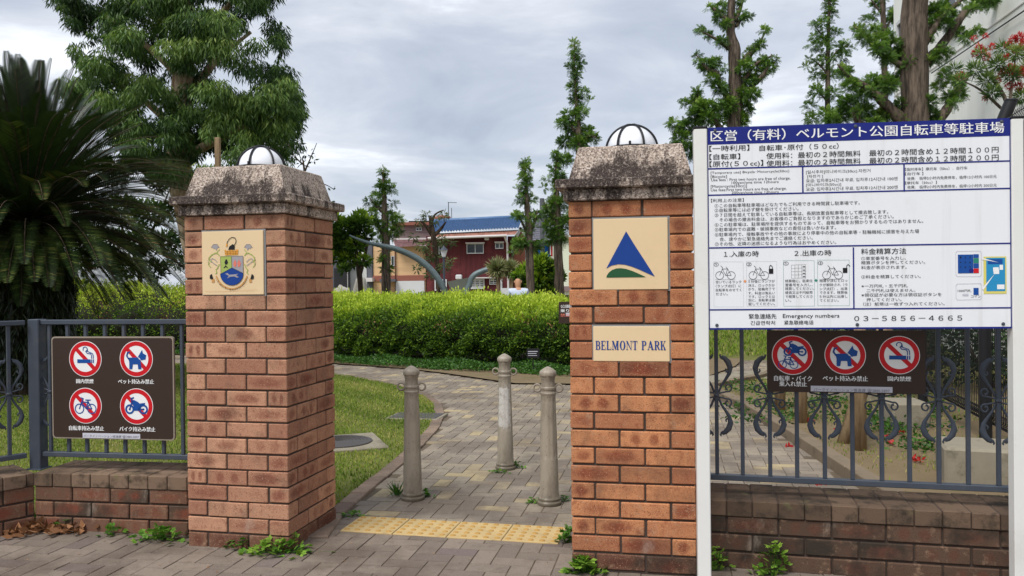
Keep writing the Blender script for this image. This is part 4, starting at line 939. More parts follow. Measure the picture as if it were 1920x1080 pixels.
def px_tubes(Y, trunk, limbs, axis, base=None):
    b = MB(); T = [np.append(np.array(W(px, py, Y)), r * Y / F0) for px, py, r in trunk]
    if base is not False:
        g = T[0].copy(); g[2] = -.05; g[3] *= 1.25; T = [g] + T
    T = catmull(T, 4); b.tube([p[:3] + np.array([*rng.normal(0, .06, 2) * p[3], 0]) for p in T], [max(p[3], .004) * rng.uniform(.95, 1.05) for p in T], 14)
    for L in limbs:
        e = L[-1]; off = rng.uniform(-1, 1) * abs(e[0] - axis) * Y / F0 * .45
        P = [np.append(np.array(W(px, py, Y + off * (i / max(len(L) - 1, 1)))), r * Y / F0) for i, (px, py, r) in enumerate(L)]
        P = catmull(P, 4); b.tube([p[:3] + rng.normal(0, .05, 3) * p[3] for p in P], [max(p[3], .003) * rng.uniform(.9, 1.12) for p in P], 9)
    return b
def redwood(label, Y, trunk, limbs, clumps, axis, group='pollarded redwoods in the park', dens=4.0, mat='bark', leaf='l_red', sp=(10, 9, 3.4, 1.1)):
    g = Vector((W(trunk[0][0], trunk[0][1], Y).x, Y, 0)); t = thing('redwood_tree', label, 'tree', (0, 0, 0), group=group)
    px_tubes(Y, trunk, limbs, axis).build('trunk', M[mat], t, smooth=True)
    cl = list(clumps)
    for (xa_, ya_, ra_), (xb_, yb_, rb_) in zip(trunk[:-1], trunk[1:]):
        if rb_ < 4.2:
            for f in np.arange(.08, 1.01, .22): q_ = ra_ + (rb_ - ra_) * f; cl.append((xa_ + (xb_ - xa_) * f + rng.normal(0, 2), ya_ + (yb_ - ya_) * f, rng.uniform(4.5, 7.5)))
    for L in limbs:                                   # small tufts along every limb
        for i in range(len(L) - 1):
            for k in range(2):
                f = rng.random(); cl.append((L[i][0] + (L[i + 1][0] - L[i][0]) * f + rng.normal(0, 3), L[i][1] + (L[i + 1][1] - L[i][1]) * f + rng.normal(0, 3), rng.uniform(4, 7)))
    O, D, V = clump_points(cl, Y, axis, dens=dens * 3.6); s = Y / F0
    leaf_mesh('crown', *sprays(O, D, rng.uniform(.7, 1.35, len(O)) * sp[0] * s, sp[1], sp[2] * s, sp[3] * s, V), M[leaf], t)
    for ch in t.children: ch.matrix_parent_inverse = Matrix()
    d = np.array([g.x, g.y, 0]); t.location = g
    for ch in t.children: ch.data.transform(Matrix.Translation(-g))
    return t
redwood('stout pollarded redwood with stub limbs rising alone above the white notice board', 26,
  [(1378, 240, 13), (1378, 200, 13), (1378, 150, 11.5), (1376, 95, 12), (1370, 60, 8), (1372, 0, 7), (1373, -70, 5)],
  [[(1366, 90, 5), (1345, 75, 3), (1312, 57, 1.2)], [(1366, 40, 5), (1345, 22, 3.5), (1328, 8, 1.5)], [(1378, 40, 4), (1388, 15, 3.5), (1394, -10, 2)], [(1380, 50, 3), (1390, 37, 2.5), (1406, 28, 1)],
   [(1393, 120, 6), (1405, 102, 6), (1418, 88, 5), (1430, 70, 2), (1438, 50, 1)], [(1390, 160, 4), (1405, 135, 3.5), (1420, 118, 3), (1433, 112, 2.5), (1448, 104, 1)], [(1388, 190, 5), (1412, 160, 5), (1428, 145, 4), (1442, 122, 1.5)], [(1368, 185, 6), (1350, 160, 4.5), (1344, 138, 5), (1325, 128, 3), (1305, 102, 1)]],
  [(1352, 14, 13), (1350, 36, 13), (1362, 45, 10), (1330, 14, 6), (1312, 58, 6), (1330, 65, 6), (1352, 76, 9), (1366, 48, 9), (1402, 30, 5), (1425, 83, 9), (1436, 56, 6), (1308, 104, 7), (1326, 122, 18), (1342, 118, 12), (1335, 148, 13), (1348, 165, 15), (1360, 130, 6), (1392, 125, 13), (1404, 120, 10), (1396, 150, 16), (1424, 138, 13), (1444, 126, 12), (1452, 110, 7), (1392, 178, 20), (1412, 176, 14), (1366, 196, 20), (1396, 205, 18), (1355, 208, 16), (1380, 226, 26), (1372, 160, 8), (1380, 12, 6)], 1378, sp=(9, 9, 3.0, .95), dens=5)
redwood('short redwood top and stub beside the BELMONT PARK pillar lamp', 23,
  [(1312, 240, 4), (1312, 205, 3.5), (1308, 168, 1)], [[(1354, 248, 6), (1340, 225, 5), (1328, 208, 5)], [(1312, 215, 2), (1300, 195, 2), (1294, 188, 1)]],
  [(1308, 172, 5), (1307, 184, 9), (1314, 200, 16), (1284, 192, 8), (1332, 200, 14), (1346, 196, 8), (1262, 232, 12), (1288, 238, 20), (1325, 222, 16), (1302, 215, 14), (1276, 258, 16), (1262, 280, 14), (1290, 282, 20), (1310, 262, 14), (1346, 226, 8)], 1312)
redwood('slim thinly leaved redwood between the stout one and the thick trunk', 25,
  [(1552, 235, 5), (1552, 150, 4.4), (1553, 80, 3.4), (1555, 0, 2.4), (1555, -70, 1)], [[(1552, 140, 2), (1535, 120, 1.5), (1520, 110, .8)], [(1553, 120, 2), (1570, 95, 1.4), (1590, 85, .8)], [(1552, 190, 2), (1535, 172, 1.5), (1525, 158, .8)], [(1552, 90, 1.5), (1538, 62, 1), (1528, 50, .8)]],
  [(1555, -20, 14), (1555, 5, 13), (1558, 26, 11), (1545, 44, 11), (1530, 45, 7), (1530, 70, 9), (1524, 86, 10), (1545, 90, 10), (1568, 62, 10), (1575, 88, 10), (1590, 90, 8), (1545, 110, 8), (1510, 126, 7), (1530, 140, 11), (1555, 142, 12), (1582, 106, 10), (1530, 170, 14), (1562, 175, 14), (1518, 198, 11), (1550, 214, 18), (1580, 140, 10), (1520, 222, 14)], 1552, dens=2.6)
redwood('thin redwood close behind the thick trunk by the white building', 19,
  [(1660, 235, 6), (1658, 100, 5), (1655, 0, 4.6), (1655, -60, 3.5)], [[(1657, 60, 2), (1672, 35, 2), (1685, 20, 1)], [(1656, 30, 2), (1640, 8, 2), (1630, -5, 1)]],
  [(1640, 30, 7), (1668, 42, 9), (1676, 25, 8), (1645, 5, 8), (1645, 60, 8), (1634, 150, 16), (1662, 150, 14), (1680, 150, 12)], 1657)
redwood('thick furrowed redwood trunk with heavy limbs in front of the white building', 12.5,
  [(1719, 320, 27), (1716, 230, 25), (1715, 120, 24), (1716, 0, 22), (1717, -90, 20)],
  [[(1736, 118, 9), (1765, 85, 9), (1790, 50, 8), (1812, 20, 6.5), (1835, 2, 2)], [(1732, 85, 7), (1748, 58, 6), (1762, 38, 3)], [(1700, 128, 6), (1672, 112, 5), (1645, 96, 4.5), (1618, 62, 4), (1603, 50, 1.5)], [(1726, 235, 10), (1722, 175, 8), (1706, 128, 6)], [(1694, 232, 12), (1662, 196, 9), (1625, 165, 7), (1590, 142, 4), (1570, 120, 1.5)], [(1728, 262, 14), (1752, 232, 12), (1776, 205, 9), (1792, 175, 7), (1816, 138, 4.5)], [(1734, 60, 5), (1780, 20, 4), (1810, -8, 3)], [(1690, 262, 9), (1640, 245, 8), (1610, 230, 7), (1604, 205, 6)]],
  [(1650, 75, 13), (1665, 68, 10), (1640, 55, 9), (1620, 72, 10), (1606, 55, 8), (1624, 36, 6), (1650, 92, 14), (1675, 85, 14), (1690, 95, 11), (1688, 114, 14), (1664, 110, 12), (1708, 118, 11), (1752, 22, 17), (1765, 14, 14), (1778, 30, 12), (1754, 38, 12), (1776, 46, 9), (1802, 62, 9), (1832, 60, 9), (1812, 72, 8), (1836, 4, 15), (1856, -2, 14), (1858, 8, 9), (1764, 100, 12), (1750, 112, 10), (1776, 100, 8), (1640, 165, 16), (1668, 160, 16), (1620, 178, 15), (1595, 160, 14), (1580, 132, 9), (1690, 142, 10), (1590, 192, 18), (1620, 210, 20), (1660, 215, 20), (1690, 195, 12), (1580, 216, 20), (1742, 190, 13), (1770, 140, 10), (1786, 152, 10), (1760, 160, 9), (1800, 175, 12), (1780, 182, 12), (1745, 214, 14), (1722, 212, 12), (1702, 228, 13), (1560, 225, 14), (1640, 235, 18)], 1716, sp=(11, 11, 3.6, .95), dens=5)
redwood('tall narrow redwood spire behind the BELMONT PARK pillar', 24,
  [(1094, 390, 9), (1089, 300, 8), (1085, 250, 6), (1080, 180, 3), (1077, 130, 2), (1077, 78, .8)], [[(1086, 260, 3), (1070, 235, 2.5), (1056, 226, 1)], [(1088, 270, 3), (1104, 255, 2), (1118, 258, 1)]],
  [(1077, 84, 4), (1077, 106, 7), (1068, 125, 6), (1090, 120, 6), (1080, 140, 8), (1074, 163, 8), (1096, 174, 7), (1080, 185, 11), (1064, 213, 10), (1090, 210, 11), (1106, 188, 5), (1054, 230, 11), (1074, 240, 17), (1100, 246, 13), (1114, 260, 11), (1060, 265, 15), (1085, 270, 17), (1060, 300, 14), (1048, 295, 8), (1100, 285, 12), (1050, 330, 10)], 1085)
redwood('leafy redwood with a clear lower trunk next to the pale wall', 24,
  [(1049, 548, 9), (1047, 470, 8), (1045, 400, 7), (1043, 340, 4), (1043, 290, 1.5)], [[(1045, 425, 3), (1032, 396, 2.5), (1020, 380, 1.5)], [(1046, 440, 3), (1060, 412, 2), (1066, 400, 1)]],
  [(1043, 290, 7), (1040, 315, 8), (1048, 340, 11), (1056, 380, 14), (1040, 380, 13), (1028, 402, 11), (1060, 418, 14), (1030, 425, 14), (1045, 440, 16), (1064, 360, 9), (1025, 335, 5), (1020, 352, 5), (1056, 452, 9), (1034, 450, 10)], 1045)
redwood('half bare redwood in front of the maroon house corner', 23,
  [(995, 552, 8), (993, 480, 7.5), (991, 420, 6.5), (988, 380, 5), (986, 340, 3), (984, 303, 1)], [[(992, 445, 3), (980, 420, 2.5), (970, 398, 1)], [(993, 435, 3), (1003, 415, 2.5), (1008, 396, 1)], [(992, 470, 3), (976, 452, 2.5), (966, 442, 1)], [(989, 380, 2), (980, 370, 1), (970, 348, .6)]],
  [(984, 309, 5), (980, 333, 6), (990, 345, 6), (974, 374, 6), (996, 372, 8), (1004, 402, 8), (978, 405, 8), (995, 410, 9), (968, 402, 6), (972, 455, 9), (985, 460, 12), (1005, 465, 11), (962, 470, 6), (1014, 456, 7), (990, 438, 6)], 990)
redwood('redwood standing behind the tall end of the grey arc sculpture', 24.5,
  [(724, 548, 9), (723, 470, 8), (722, 420, 7), (720, 370, 4.5), (719, 318, 1.2)], [[(721, 445, 4), (706, 420, 3), (697, 402, 1)], [(723, 450, 4), (739, 424, 3), (746, 408, 1)], [(720, 400, 3), (704, 385, 2), (694, 372, 1)]],
  [(719, 325, 5), (716, 350, 8), (728, 346, 7), (704, 368, 8), (736, 355, 7), (715, 385, 9), (738, 380, 6), (700, 400, 8), (730, 405, 11), (745, 414, 11), (704, 420, 8), (690, 416, 8), (736, 440, 9), (714, 450, 8), (750, 434, 6), (720, 486, 9), (726, 504, 9), (722, 470, 6)], 721)

def broadleaf(name, label, cat, Y, trunk, limbs, clumps, leaf, L, Wd, axis, dens, mat='bark_dark', group=None, hang=0.0, lvadd=0.0, spread=.6):
    g = Vector((W(trunk[0][0], trunk[0][1], Y).x, Y, 0)); t = thing(name, label, cat, g, group=group)
    px_tubes(Y, trunk, limbs, axis).build('trunk', M[mat], t, smooth=True)
    O, D, V = clump_points(clumps, Y, axis, spread, dens); N = len(O)
    D = unit(D + np.array([0, 0, -hang])); S = unit(np.cross(D, rdir(N)))
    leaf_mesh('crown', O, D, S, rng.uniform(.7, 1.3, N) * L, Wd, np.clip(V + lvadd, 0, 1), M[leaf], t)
    for ch in t.children: ch.data.transform(Matrix.Translation(-g))
    return t
broadleaf('broadleaf_tree', 'small dense green tree beside the coat of arms pillar, dark twin trunk', 'tree', 23, [(677, 548, 5), (673, 505, 5), (668, 470, 3), (664, 430, 2)], [[(675, 515, 4), (684, 480, 3), (690, 445, 2)]],
  [(650, 430, 26), (670, 420, 22), (640, 458, 24), (668, 458, 24), (655, 488, 20), (682, 488, 12), (628, 415, 18), (690, 440, 12), (645, 505, 9), (634, 482, 18), (612, 440, 20), (675, 405, 12), (690, 412, 8)], 'l_hedge', .17, .07, 662, 16, lvadd=-.06)
broadleaf('olive_tree', 'sparse gnarled grey green tree behind the park lantern', 'tree', 29, [(822, 548, 4), (820, 500, 4.5), (812, 440, 5), (806, 405, 3)], [[(812, 445, 4), (800, 425, 3), (788, 414, 1.5)], [(814, 442, 4), (826, 430, 3), (836, 416, 1.5)], [(808, 420, 3), (816, 402, 2), (832, 394, 1)], [(815, 450, 3), (790, 455, 2), (775, 448, 1)]],
  [(800, 402, 11), (788, 415, 11), (830, 405, 10), (815, 415, 9), (775, 445, 11), (795, 462, 15), (828, 452, 14), (845, 455, 10), (795, 490, 15), (832, 500, 14), (845, 488, 8), (780, 505, 8), (812, 480, 14), (806, 515, 10)], 'l_olive', .17, .04, 812, 11, hang=.7)
broadleaf('round_shrub', 'round bright green shrub behind the seated man', 'shrub', 25, [(1012, 550, 3), (1010, 530, 2.5)], [[(1011, 545, 2), (1025, 525, 1.5)], [(1011, 545, 2), (995, 525, 1.5)]],
  [(1010, 500, 22), (990, 512, 20), (1030, 505, 20), (1008, 525, 22), (1032, 528, 18), (985, 530, 14), (1045, 520, 14), (1015, 488, 12), (1000, 545, 14), (1030, 545, 12), (972, 516, 10)], 'l_hedge', .2, .09, 1010, 20, lvadd=.03)
broadleaf('bare_twig_tree', 'twiggy dark branch ends showing past the coat of arms pillar lamp', 'tree', 17, [(585, 420, 4), (575, 350, 3), (568, 300, 1.5)], [[(572, 320, 2), (585, 290, 1), (594, 268, .5)], [(576, 350, 2), (605, 345, 1), (626, 355, .6)], [(570, 310, 1.6), (550, 290, 1), (540, 268, .5)]],
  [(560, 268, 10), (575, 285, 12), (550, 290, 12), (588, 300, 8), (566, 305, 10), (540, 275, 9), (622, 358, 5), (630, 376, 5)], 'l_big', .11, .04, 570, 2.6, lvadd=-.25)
# weeping tree on the lawn side
CR = [(105, -20), (125, 30), (165, 58), (190, 72), (140, 84), (142, 108), (182, 128), (125, 160), (150, 200), (215, 240), (255, 300), (330, 345), (430, 335), (500, 322), (548, 268), (566, 215), (560, 188), (543, 150), (520, 122), (532, 92), (520, 50), (500, 20), (528, -20), (545, -80), (480, -190), (300, -240), (180, -180), (90, -80)]
cl = []
while len(cl) < 370:
    p = np.array([[rng.uniform(90, 570), rng.uniform(-240, 345)]])
    if inside(p, CR)[0] and not (150 < p[0, 0] < 205 and 55 < p[0, 1] < 100): cl.append((p[0, 0], p[0, 1], rng.uniform(20, 38)))
for i in range(len(CR)):
    a, b_ = CR[i], CR[(i + 1) % len(CR)]
    for f in np.arange(0, 1, .34): cl.append((a[0] + (b_[0] - a[0]) * f, a[1] + (b_[1] - a[1]) * f, rng.uniform(7, 14)))
Yb = 19.0; s = Yb / F0; g = Vector((W(372, 520, Yb).x, Yb, 0))
t = thing('weeping_tree', 'big tree with hanging narrow leaves and smooth pale trunk above the cycad', 'tree', g)
bt = px_tubes(Yb, [(385, 560, 26), (352, 380, 25), (335, 310, 23), (340, 190, 20), (350, 60, 15), (354, -60, 9)], [[(338, 200, 10), (400, 120, 6), (470, 60, 3)], [(342, 150, 8), (280, 90, 5), (200, 30, 3)], [(335, 300, 10), (430, 250, 6), (530, 200, 3)], [(338, 250, 8), (260, 180, 5), (180, 140, 2)], [(345, 110, 8), (420, 20, 5), (500, -60, 3)], [(350, 40, 7), (280, -60, 4), (190, -100, 2)]], 345)
bt.build('trunk', M['bark_pale'], t, smooth=True)
O, D, S, V = [], [], [], []
for (px, py, r) in cl:
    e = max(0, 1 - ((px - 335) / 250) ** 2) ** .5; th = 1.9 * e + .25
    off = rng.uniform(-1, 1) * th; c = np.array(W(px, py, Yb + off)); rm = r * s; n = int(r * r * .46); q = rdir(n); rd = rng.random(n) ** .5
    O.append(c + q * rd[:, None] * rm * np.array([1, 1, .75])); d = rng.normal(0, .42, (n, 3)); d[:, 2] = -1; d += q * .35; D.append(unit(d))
    front = -off / max(th, .3); lv = .34 + .16 * front + rng.normal(0, .07) + .12 * q[:, 2] + rng.normal(0, .1, n)  # front and top leaves lighter, shade inside the crown put into leaf tone
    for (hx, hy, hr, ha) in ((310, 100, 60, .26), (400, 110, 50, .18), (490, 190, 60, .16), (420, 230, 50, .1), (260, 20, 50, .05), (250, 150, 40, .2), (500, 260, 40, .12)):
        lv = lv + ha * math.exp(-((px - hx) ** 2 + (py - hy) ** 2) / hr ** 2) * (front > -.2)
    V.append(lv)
O, D, V = np.concatenate(O), np.concatenate(D), np.concatenate(V); N = len(O)
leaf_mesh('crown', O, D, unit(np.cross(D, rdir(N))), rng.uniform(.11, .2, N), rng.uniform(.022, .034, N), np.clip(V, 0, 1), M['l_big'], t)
for ch in t.children: ch.data.transform(Matrix.Translation(-g))
b = MB(); c = W(408, 258, 7.5); b.box(-.022, .022, -.022, .022, 0, c.z, .003); tag(b.build('timber_stake', M['stake'], None, loc=(c.x, 7.5, 0)), 'thin upright timber stake sticking up behind the coat of arms pillar cap', 'stake')

broadleaf('dark_shrub', 'dark evergreen shrub filling the gap between the cycad and the weeping tree trunk', 'shrub', 19.8, [(265, 600, 5), (262, 480, 4), (270, 400, 2)], [[(262, 500, 3), (230, 430, 2), (215, 380, 1)], [(264, 480, 3), (300, 400, 2), (320, 350, 1)]],
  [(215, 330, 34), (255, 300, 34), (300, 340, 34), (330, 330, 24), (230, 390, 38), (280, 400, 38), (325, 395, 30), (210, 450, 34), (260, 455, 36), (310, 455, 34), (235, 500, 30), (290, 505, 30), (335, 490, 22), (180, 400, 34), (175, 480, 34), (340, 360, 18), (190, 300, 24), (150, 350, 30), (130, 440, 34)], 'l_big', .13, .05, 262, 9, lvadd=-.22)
# cycad
Cc = np.array(W(52, 425, 11.0)); cg = Vector((Cc[0], 11.0, 0)); t = thing('cycad_palm', 'large dark sago cycad with a fountain of stiff fronds behind the railing', 'palm', cg)
b = MB(); b.lathe([(.34, 0), (.36, .2)] + [(.33 + .03 * (i % 2), .25 + i * .09) for i in range(19)] + [(.34, 2.0), (.30, 2.15), (.2, 2.28), (.05, 2.34)], 20); b.build('trunk', M['bark_dark'], t, smooth=True, auto=30)
LC, LD, LS, LL, LW, LV = [], [], [], [], [], []; rb = MB()
NF = 300
for i in range(NF):
    f = i / NF; az = i * 2.39996; el = R(88 - 108 * f ** .95 + rng.normal(0, 6)); Ln = rng.uniform(1.95, 2.5) * (.86 if el > .9 else 1); sag = .25 + 1.0 * math.cos(el) * (.95 if el > 0 else .6)
    if f > .8: Ln *= .85
    h = np.array([math.cos(az), math.sin(az), 0]); d = h * math.cos(el) + np.array([0, 0, math.sin(el)]); p = np.zeros(3) + d * .12; K = 84
    pts = [p.copy()]; dirs = []
    for k in range(K):
        tt = k / K; d = unit(d + np.array([0, 0, -1]) * sag * (.3 + 1.3 * tt) / K * 1.15); dirs.append(d.copy()); p = p + d * Ln / K; pts.append(p.copy())
    rb.tube([x + np.array([0, 0, Cc[2]]) for x in pts[::6]], list(np.linspace(.013, .004, len(pts[::6]))), 5)
    sd = unit(np.cross(d, [0, 0, 1.0]) + 1e-6); base = .22 + rng.normal(0, .07) + (.10 if .2 < f < .6 else 0); old = f > .5
    for k in range(4, K):
        tt = k / K; dk = dirs[k]; s_ = unit(np.cross(dk, np.cross(np.append(h, 0)[:3], dk)) if False else np.cross(dk, np.array([0, 0, 1.0])) + 1e-5); up = np.cross(s_, dk)
        for sg in (-1, 1):
            LC.append(pts[k] + [0, 0, Cc[2]]); q = dk * (.42 + .3 * tt) + s_ * sg * .85 + up * .34; q = q / np.linalg.norm(q); LD.append(q); LS.append(np.cross(q, np.cross(s_ * sg, dk)))
            LL.append(.21 * math.sin(math.pi * min(max(tt * .93 + .07, 0), 1)) ** .55 + .02); LV.append(base + rng.normal(0, .06) + (.62 * (tt > .5) * rng.random() if old else 0) * (1 if rng.random() < .6 else .3))
rb.build('midribs', M['bark_dark'], t, smooth=True)
fr = leaf_mesh('fronds', np.array(LC), unit(np.array(LD)), unit(np.array(LS)), np.array(LL), .020, np.clip(LV, 0, 1), M['l_cycad'], t)
# dead skirt of hanging fronds round the trunk, deep shade put into their tone
n = 9000; a = rng.uniform(0, 6.283, n); z = rng.uniform(.25, 2.0, n); r_ = rng.uniform(.34, .56, n) * (1 - .12 * (z < .7)); c = np.column_stack([np.cos(a) * r_, np.sin(a) * r_, z]); d = unit(np.column_stack([np.cos(a) * .2, np.sin(a) * .2, np.full(n, -1.0)]) + rng.normal(0, .25, (n, 3)))
leaf_mesh('dead_fronds', c, d, unit(np.cross(d, rdir(n))), rng.uniform(.1, .22, n), .02, rng.uniform(0, .3, n), M['l_cycad'], t)

# hedge
HL = [(1.75, 13.0), (.93, 13.35), (-.6, 14.2), (-2.0, 15.1), (-3.4, 15.9), (-5.2, 16.9), (-7.0, 17.6), (-10.1, 18.2), (-12.5, 18.6)]
HP = np.array(catmull([(x, y, 0) for x, y in HL], 8)); hs = np.r_[0, np.cumsum(np.linalg.norm(np.diff(HP, axis=0), axis=1))]
SEC = np.array([(.12, .10), (-.05, .30), (-.14, .55), (-.10, .80), (.14, .97), (.55, 1.13), (1.1, 1.24), (1.9, 1.28), (2.3, 1.1), (2.4, .5)]); ss = np.r_[0, np.cumsum(np.linalg.norm(np.diff(SEC, axis=0), axis=1))]
def hedge_at(u, v, inset=0.0):
    P = np.column_stack([np.interp(u, hs, HP[:, k]) for k in (0, 1)]); e = .05
    T = np.column_stack([np.interp(u + e, hs, HP[:, k]) - np.interp(u - e, hs, HP[:, k]) for k in (0, 1)]); T = unit(T); Nn = np.column_stack([T[:, 1], -T[:, 0]])   # pointing away from the path
    flip = np.sign(Nn[:, 1:2]); Nn = Nn * flip
    y, z = np.interp(v, ss, SEC[:, 0]), np.interp(v, ss, SEC[:, 1]); y2, z2 = np.interp(v + .03, ss, SEC[:, 0]), np.interp(v + .03, ss, SEC[:, 1]); y0, z0 = np.interp(v - .03, ss, SEC[:, 0]), np.interp(v - .03, ss, SEC[:, 1])
    ny, nz = -(z2 - z0), (y2 - y0); l = np.hypot(ny, nz) + 1e-9; ny, nz = ny / l, nz / l
    bump = .05 * np.sin(u * 1.9 + 1) * np.sin(v * 2.2 + u * .7) + .03 * np.sin(u * 3.3) * (v > 1.0) + .045 * np.sin(u * 7.7 + 1.5 * np.sin(u * 1.3)) * np.sin(v * 4.4 + 2 * np.sin(u * 2.2)) + .04 * np.sin(u * 5.1 + v * 3) * np.sin(v * 6.3 + u * 1.3) + .035 * np.sin(u * 11.7 + 2) * np.sin(v * 10.1 + 1) + .02 * np.sin(u * 23 + v * 19)
    hsx = np.interp(u, [0, 1.2, 6, 10, hs[-1]], [.83, .85, .88, 1.12, 1.2])
    y = y + ny * (bump - inset); z = (z + nz * (bump - inset)) * hsx
    return np.column_stack([P + Nn * y[:, None], z]), unit(np.column_stack([Nn * ny[:, None], nz])), nz, bump
t = thing('clipped_hedge', 'clipped rounded azalea hedge with bright new growth on top, beyond the path', 'hedge', (0, 0, 0))
nu, nv = 150, 26; uu, vv = np.meshgrid(np.linspace(0.02, hs[-1], nu), np.linspace(0, ss[-1], nv), indexing='ij'); P, _, _, _ = hedge_at(uu.ravel(), vv.ravel(), .13)
b = MB(); b.add([tuple(p) for p in P], [(i * nv + j, i * nv + j + 1, (i + 1) * nv + j + 1, (i + 1) * nv + j) for i in range(nu - 1) for j in range(nv - 1)] + [tuple(range(nv))]); b.build('shade_core', M['dark_core'], t, smooth=True)  # solid hull behind the leaves, shade between twigs put into its dark colour
n = 150000; u = rng.uniform(0, hs[-1], n); u = np.where(rng.random(n) < .62, u * .48, u); v = rng.uniform(0, ss[-1] - .45, n)
u[:2500] = rng.uniform(0, .05, 2500)
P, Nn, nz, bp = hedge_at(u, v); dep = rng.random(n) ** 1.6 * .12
gap = (np.sin(u * 7.3 + 3 * v) * np.sin(v * 9 + 1.1 * u) + rng.normal(0, .35, n)) > -.75 + (v < .7) * .25
P = P - Nn * dep[:, None] + rng.normal(0, .012, (n, 3)) + np.array([0, 0, 1]) * (rng.random(n) ** 8 * .12 * (nz > .3))[:, None]
D = unit(Nn * .8 + rng.normal(0, .55, (n, 3)) + np.array([0, 0, .35])); S = unit(np.cross(D, rdir(n)))
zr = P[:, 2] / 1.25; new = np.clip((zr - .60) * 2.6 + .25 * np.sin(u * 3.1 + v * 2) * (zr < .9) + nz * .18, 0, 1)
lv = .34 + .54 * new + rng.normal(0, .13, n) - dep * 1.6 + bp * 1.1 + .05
k = gap
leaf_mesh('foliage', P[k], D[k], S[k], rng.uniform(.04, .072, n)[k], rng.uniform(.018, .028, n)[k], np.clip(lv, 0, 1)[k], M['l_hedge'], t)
n = 3500; u = rng.uniform(0, hs[-1], n); v = rng.uniform(.55, 1.3, n); P, Nn, nz, bp = hedge_at(u, v); k = (np.sin(u * 2.3) * np.sin(u * 5.9 + 1)) > .25; P, Nn = P[k], Nn[k]; D = unit(Nn + rng.normal(0, .5, P.shape)); leaf_mesh('withered_blossom', P, D, unit(np.cross(D, rdir(len(P)))), .045, .02, rng.uniform(.2, .9, len(P)), M['l_dry'], t)
# low ground cover at the hedge foot
n = 26000; u = rng.uniform(0, hs[-1] * .7, n); P, Nn, _, _ = hedge_at(u, np.full(n, .02)); w_ = rng.random(n)
fe = np.array([(p.x, p.y) for p in FE]); q = P.copy(); q[:, :2] -= Nn[:, :2] * -1 * (w_ * 1.9 - .25)[:, None]; q[:, 2] = .03 + rng.random(n) * .09 * (.5 + .5 * np.sin(u * 4 + w_ * 7))
k = ~inside(q[:, :2], PATH); q = q[k]; D = rdir(len(q)); D[:, 2] = np.abs(D[:, 2]) * .6; D = unit(D)
tag(leaf_mesh('ground_cover', q, D, unit(np.cross(D, rdir(len(q)))), .05, .03, np.clip(.12 + rng.normal(0, .15, len(q)), 0, 1), M['l_weed']), 'low green ground cover at the foot of the hedge', 'ground cover', kind='stuff')

# far low hedge and park ground beyond
tm_ = MB(); tm_.box(-9, .35, 0, .9, 0, .98, .08); t = thing('low_far_hedge', 'low trimmed hedge strip beyond the sculpture, in front of the maroon house', 'hedge', (-1.0, 30, 0)); tm_ = MB(); tm_.box(-2.4, 1.1, 0, .9, 0, 1.02, .08); tm_.build('shade_core', M['dark_core'], t)  # plain box behind the leaves, inner shade put into its dark colour
n = 9000; c = np.column_stack([rng.uniform(-2.45, 1.15, n), rng.uniform(-.05, .95, n), rng.uniform(.3, 1.08, n)]); D = unit(rdir(n) + [0, -.5, .5]); leaf_mesh('foliage', c, D, unit(np.cross(D, rdir(n))), .09, .045, np.clip(.62 + rng.normal(0, .12, n), 0, 1), M['l_hedge'], t)
# ------------------------------------------------------------------ houses beyond the park
def clad(name, c, sc3, scale, amt=.35, rough=.8, dirt=None):
    m = Mat(name); n = m.noise(scale, 4, .6, sc3=sc3); col = m.mix(m.math('MULTIPLY', m.step(n, .4, .62), amt), lin(c), lin(tuple(x * .62 for x in c)))
    if dirt: col = m.mix(m.math('MULTIPLY', m.step(m.noise(1.1, 6, .7), .5, .7), .5), col, lin(dirt))
    return m.out(col, rough)
M['maroon'] = clad('maroon_corrugated_sheet', (96, 42, 46), (1, 1, .06), 5, .5, dirt=(128, 62, 56))
M['brown_clad'] = clad('red_brown_sheet', (152, 96, 78), (1, 1, .06), 5)
M['beige_clad'] = clad('beige_siding', (214, 178, 136), (.05, 1, 1), 9, .18)
M['band'] = clad('brown_band', (148, 94, 80), (.05, 1, 1), 9, .2)
M['mauve'] = clad('mauve_siding', (146, 124, 124), (.05, 1, 1), 14, .35)
M['grey_house'] = clad('slate_grey_wall', (92, 94, 102), (1, 1, .3), 3, .25)
M['pale_wall'] = clad('pale_green_wall', (222, 226, 204), (1, 1, .1), 2, .08)
M['white_wall'] = clad('white_tall_wall', (240, 241, 236), (1, 1, .06), 4, .08)
M['roof_red'] = clad('rusty_sheet_roof', (176, 128, 112), (1, .1, 1), 6, .5)
M['roof_mar'] = clad('maroon_sheet_roof', (132, 98, 98), (1, .1, 1), 6, .4)
M['roof_blue'] = plain('blue_glazed_tile', (92, 122, 160), .45, .3, 3, spec=.4)
M['roof_grey'] = plain('grey_tile', (128, 128, 136), .6, .2, 3)
M['tarp_blue'] = plain('blue_tarp', (22, 112, 196), .5, .12, 2)
M['tarp_black'] = plain('black_tarp', (40, 40, 44), .6, .25, 1.2)
M['glass'] = plain('dark_glass', (44, 50, 56), .12, .2, 1.5, spec=.6)
M['alu'] = plain('pale_frame', (206, 208, 210), .5, .05, 8)
M['gutter'] = plain('pale_gutter', (206, 200, 198), .5, .08, 4)
M['sculpt'] = plain('patinated_bronze', (108, 122, 124), .45, .22, 3, metal=.2, dirt=(62, 76, 82), dirt_amt=.7)
M['sculpt_scoop'] = plain('patinated_scoop', (104, 108, 98), .55, .2, 3, dirt=(78, 82, 74), dirt_amt=.6)
YH = 48.0; PH = Plane((0, YH), 0.0)
def house(label, px0, cat='house'): x = PH(px0, 500)[0]; return thing('house', label, cat, (0, YH, 0))
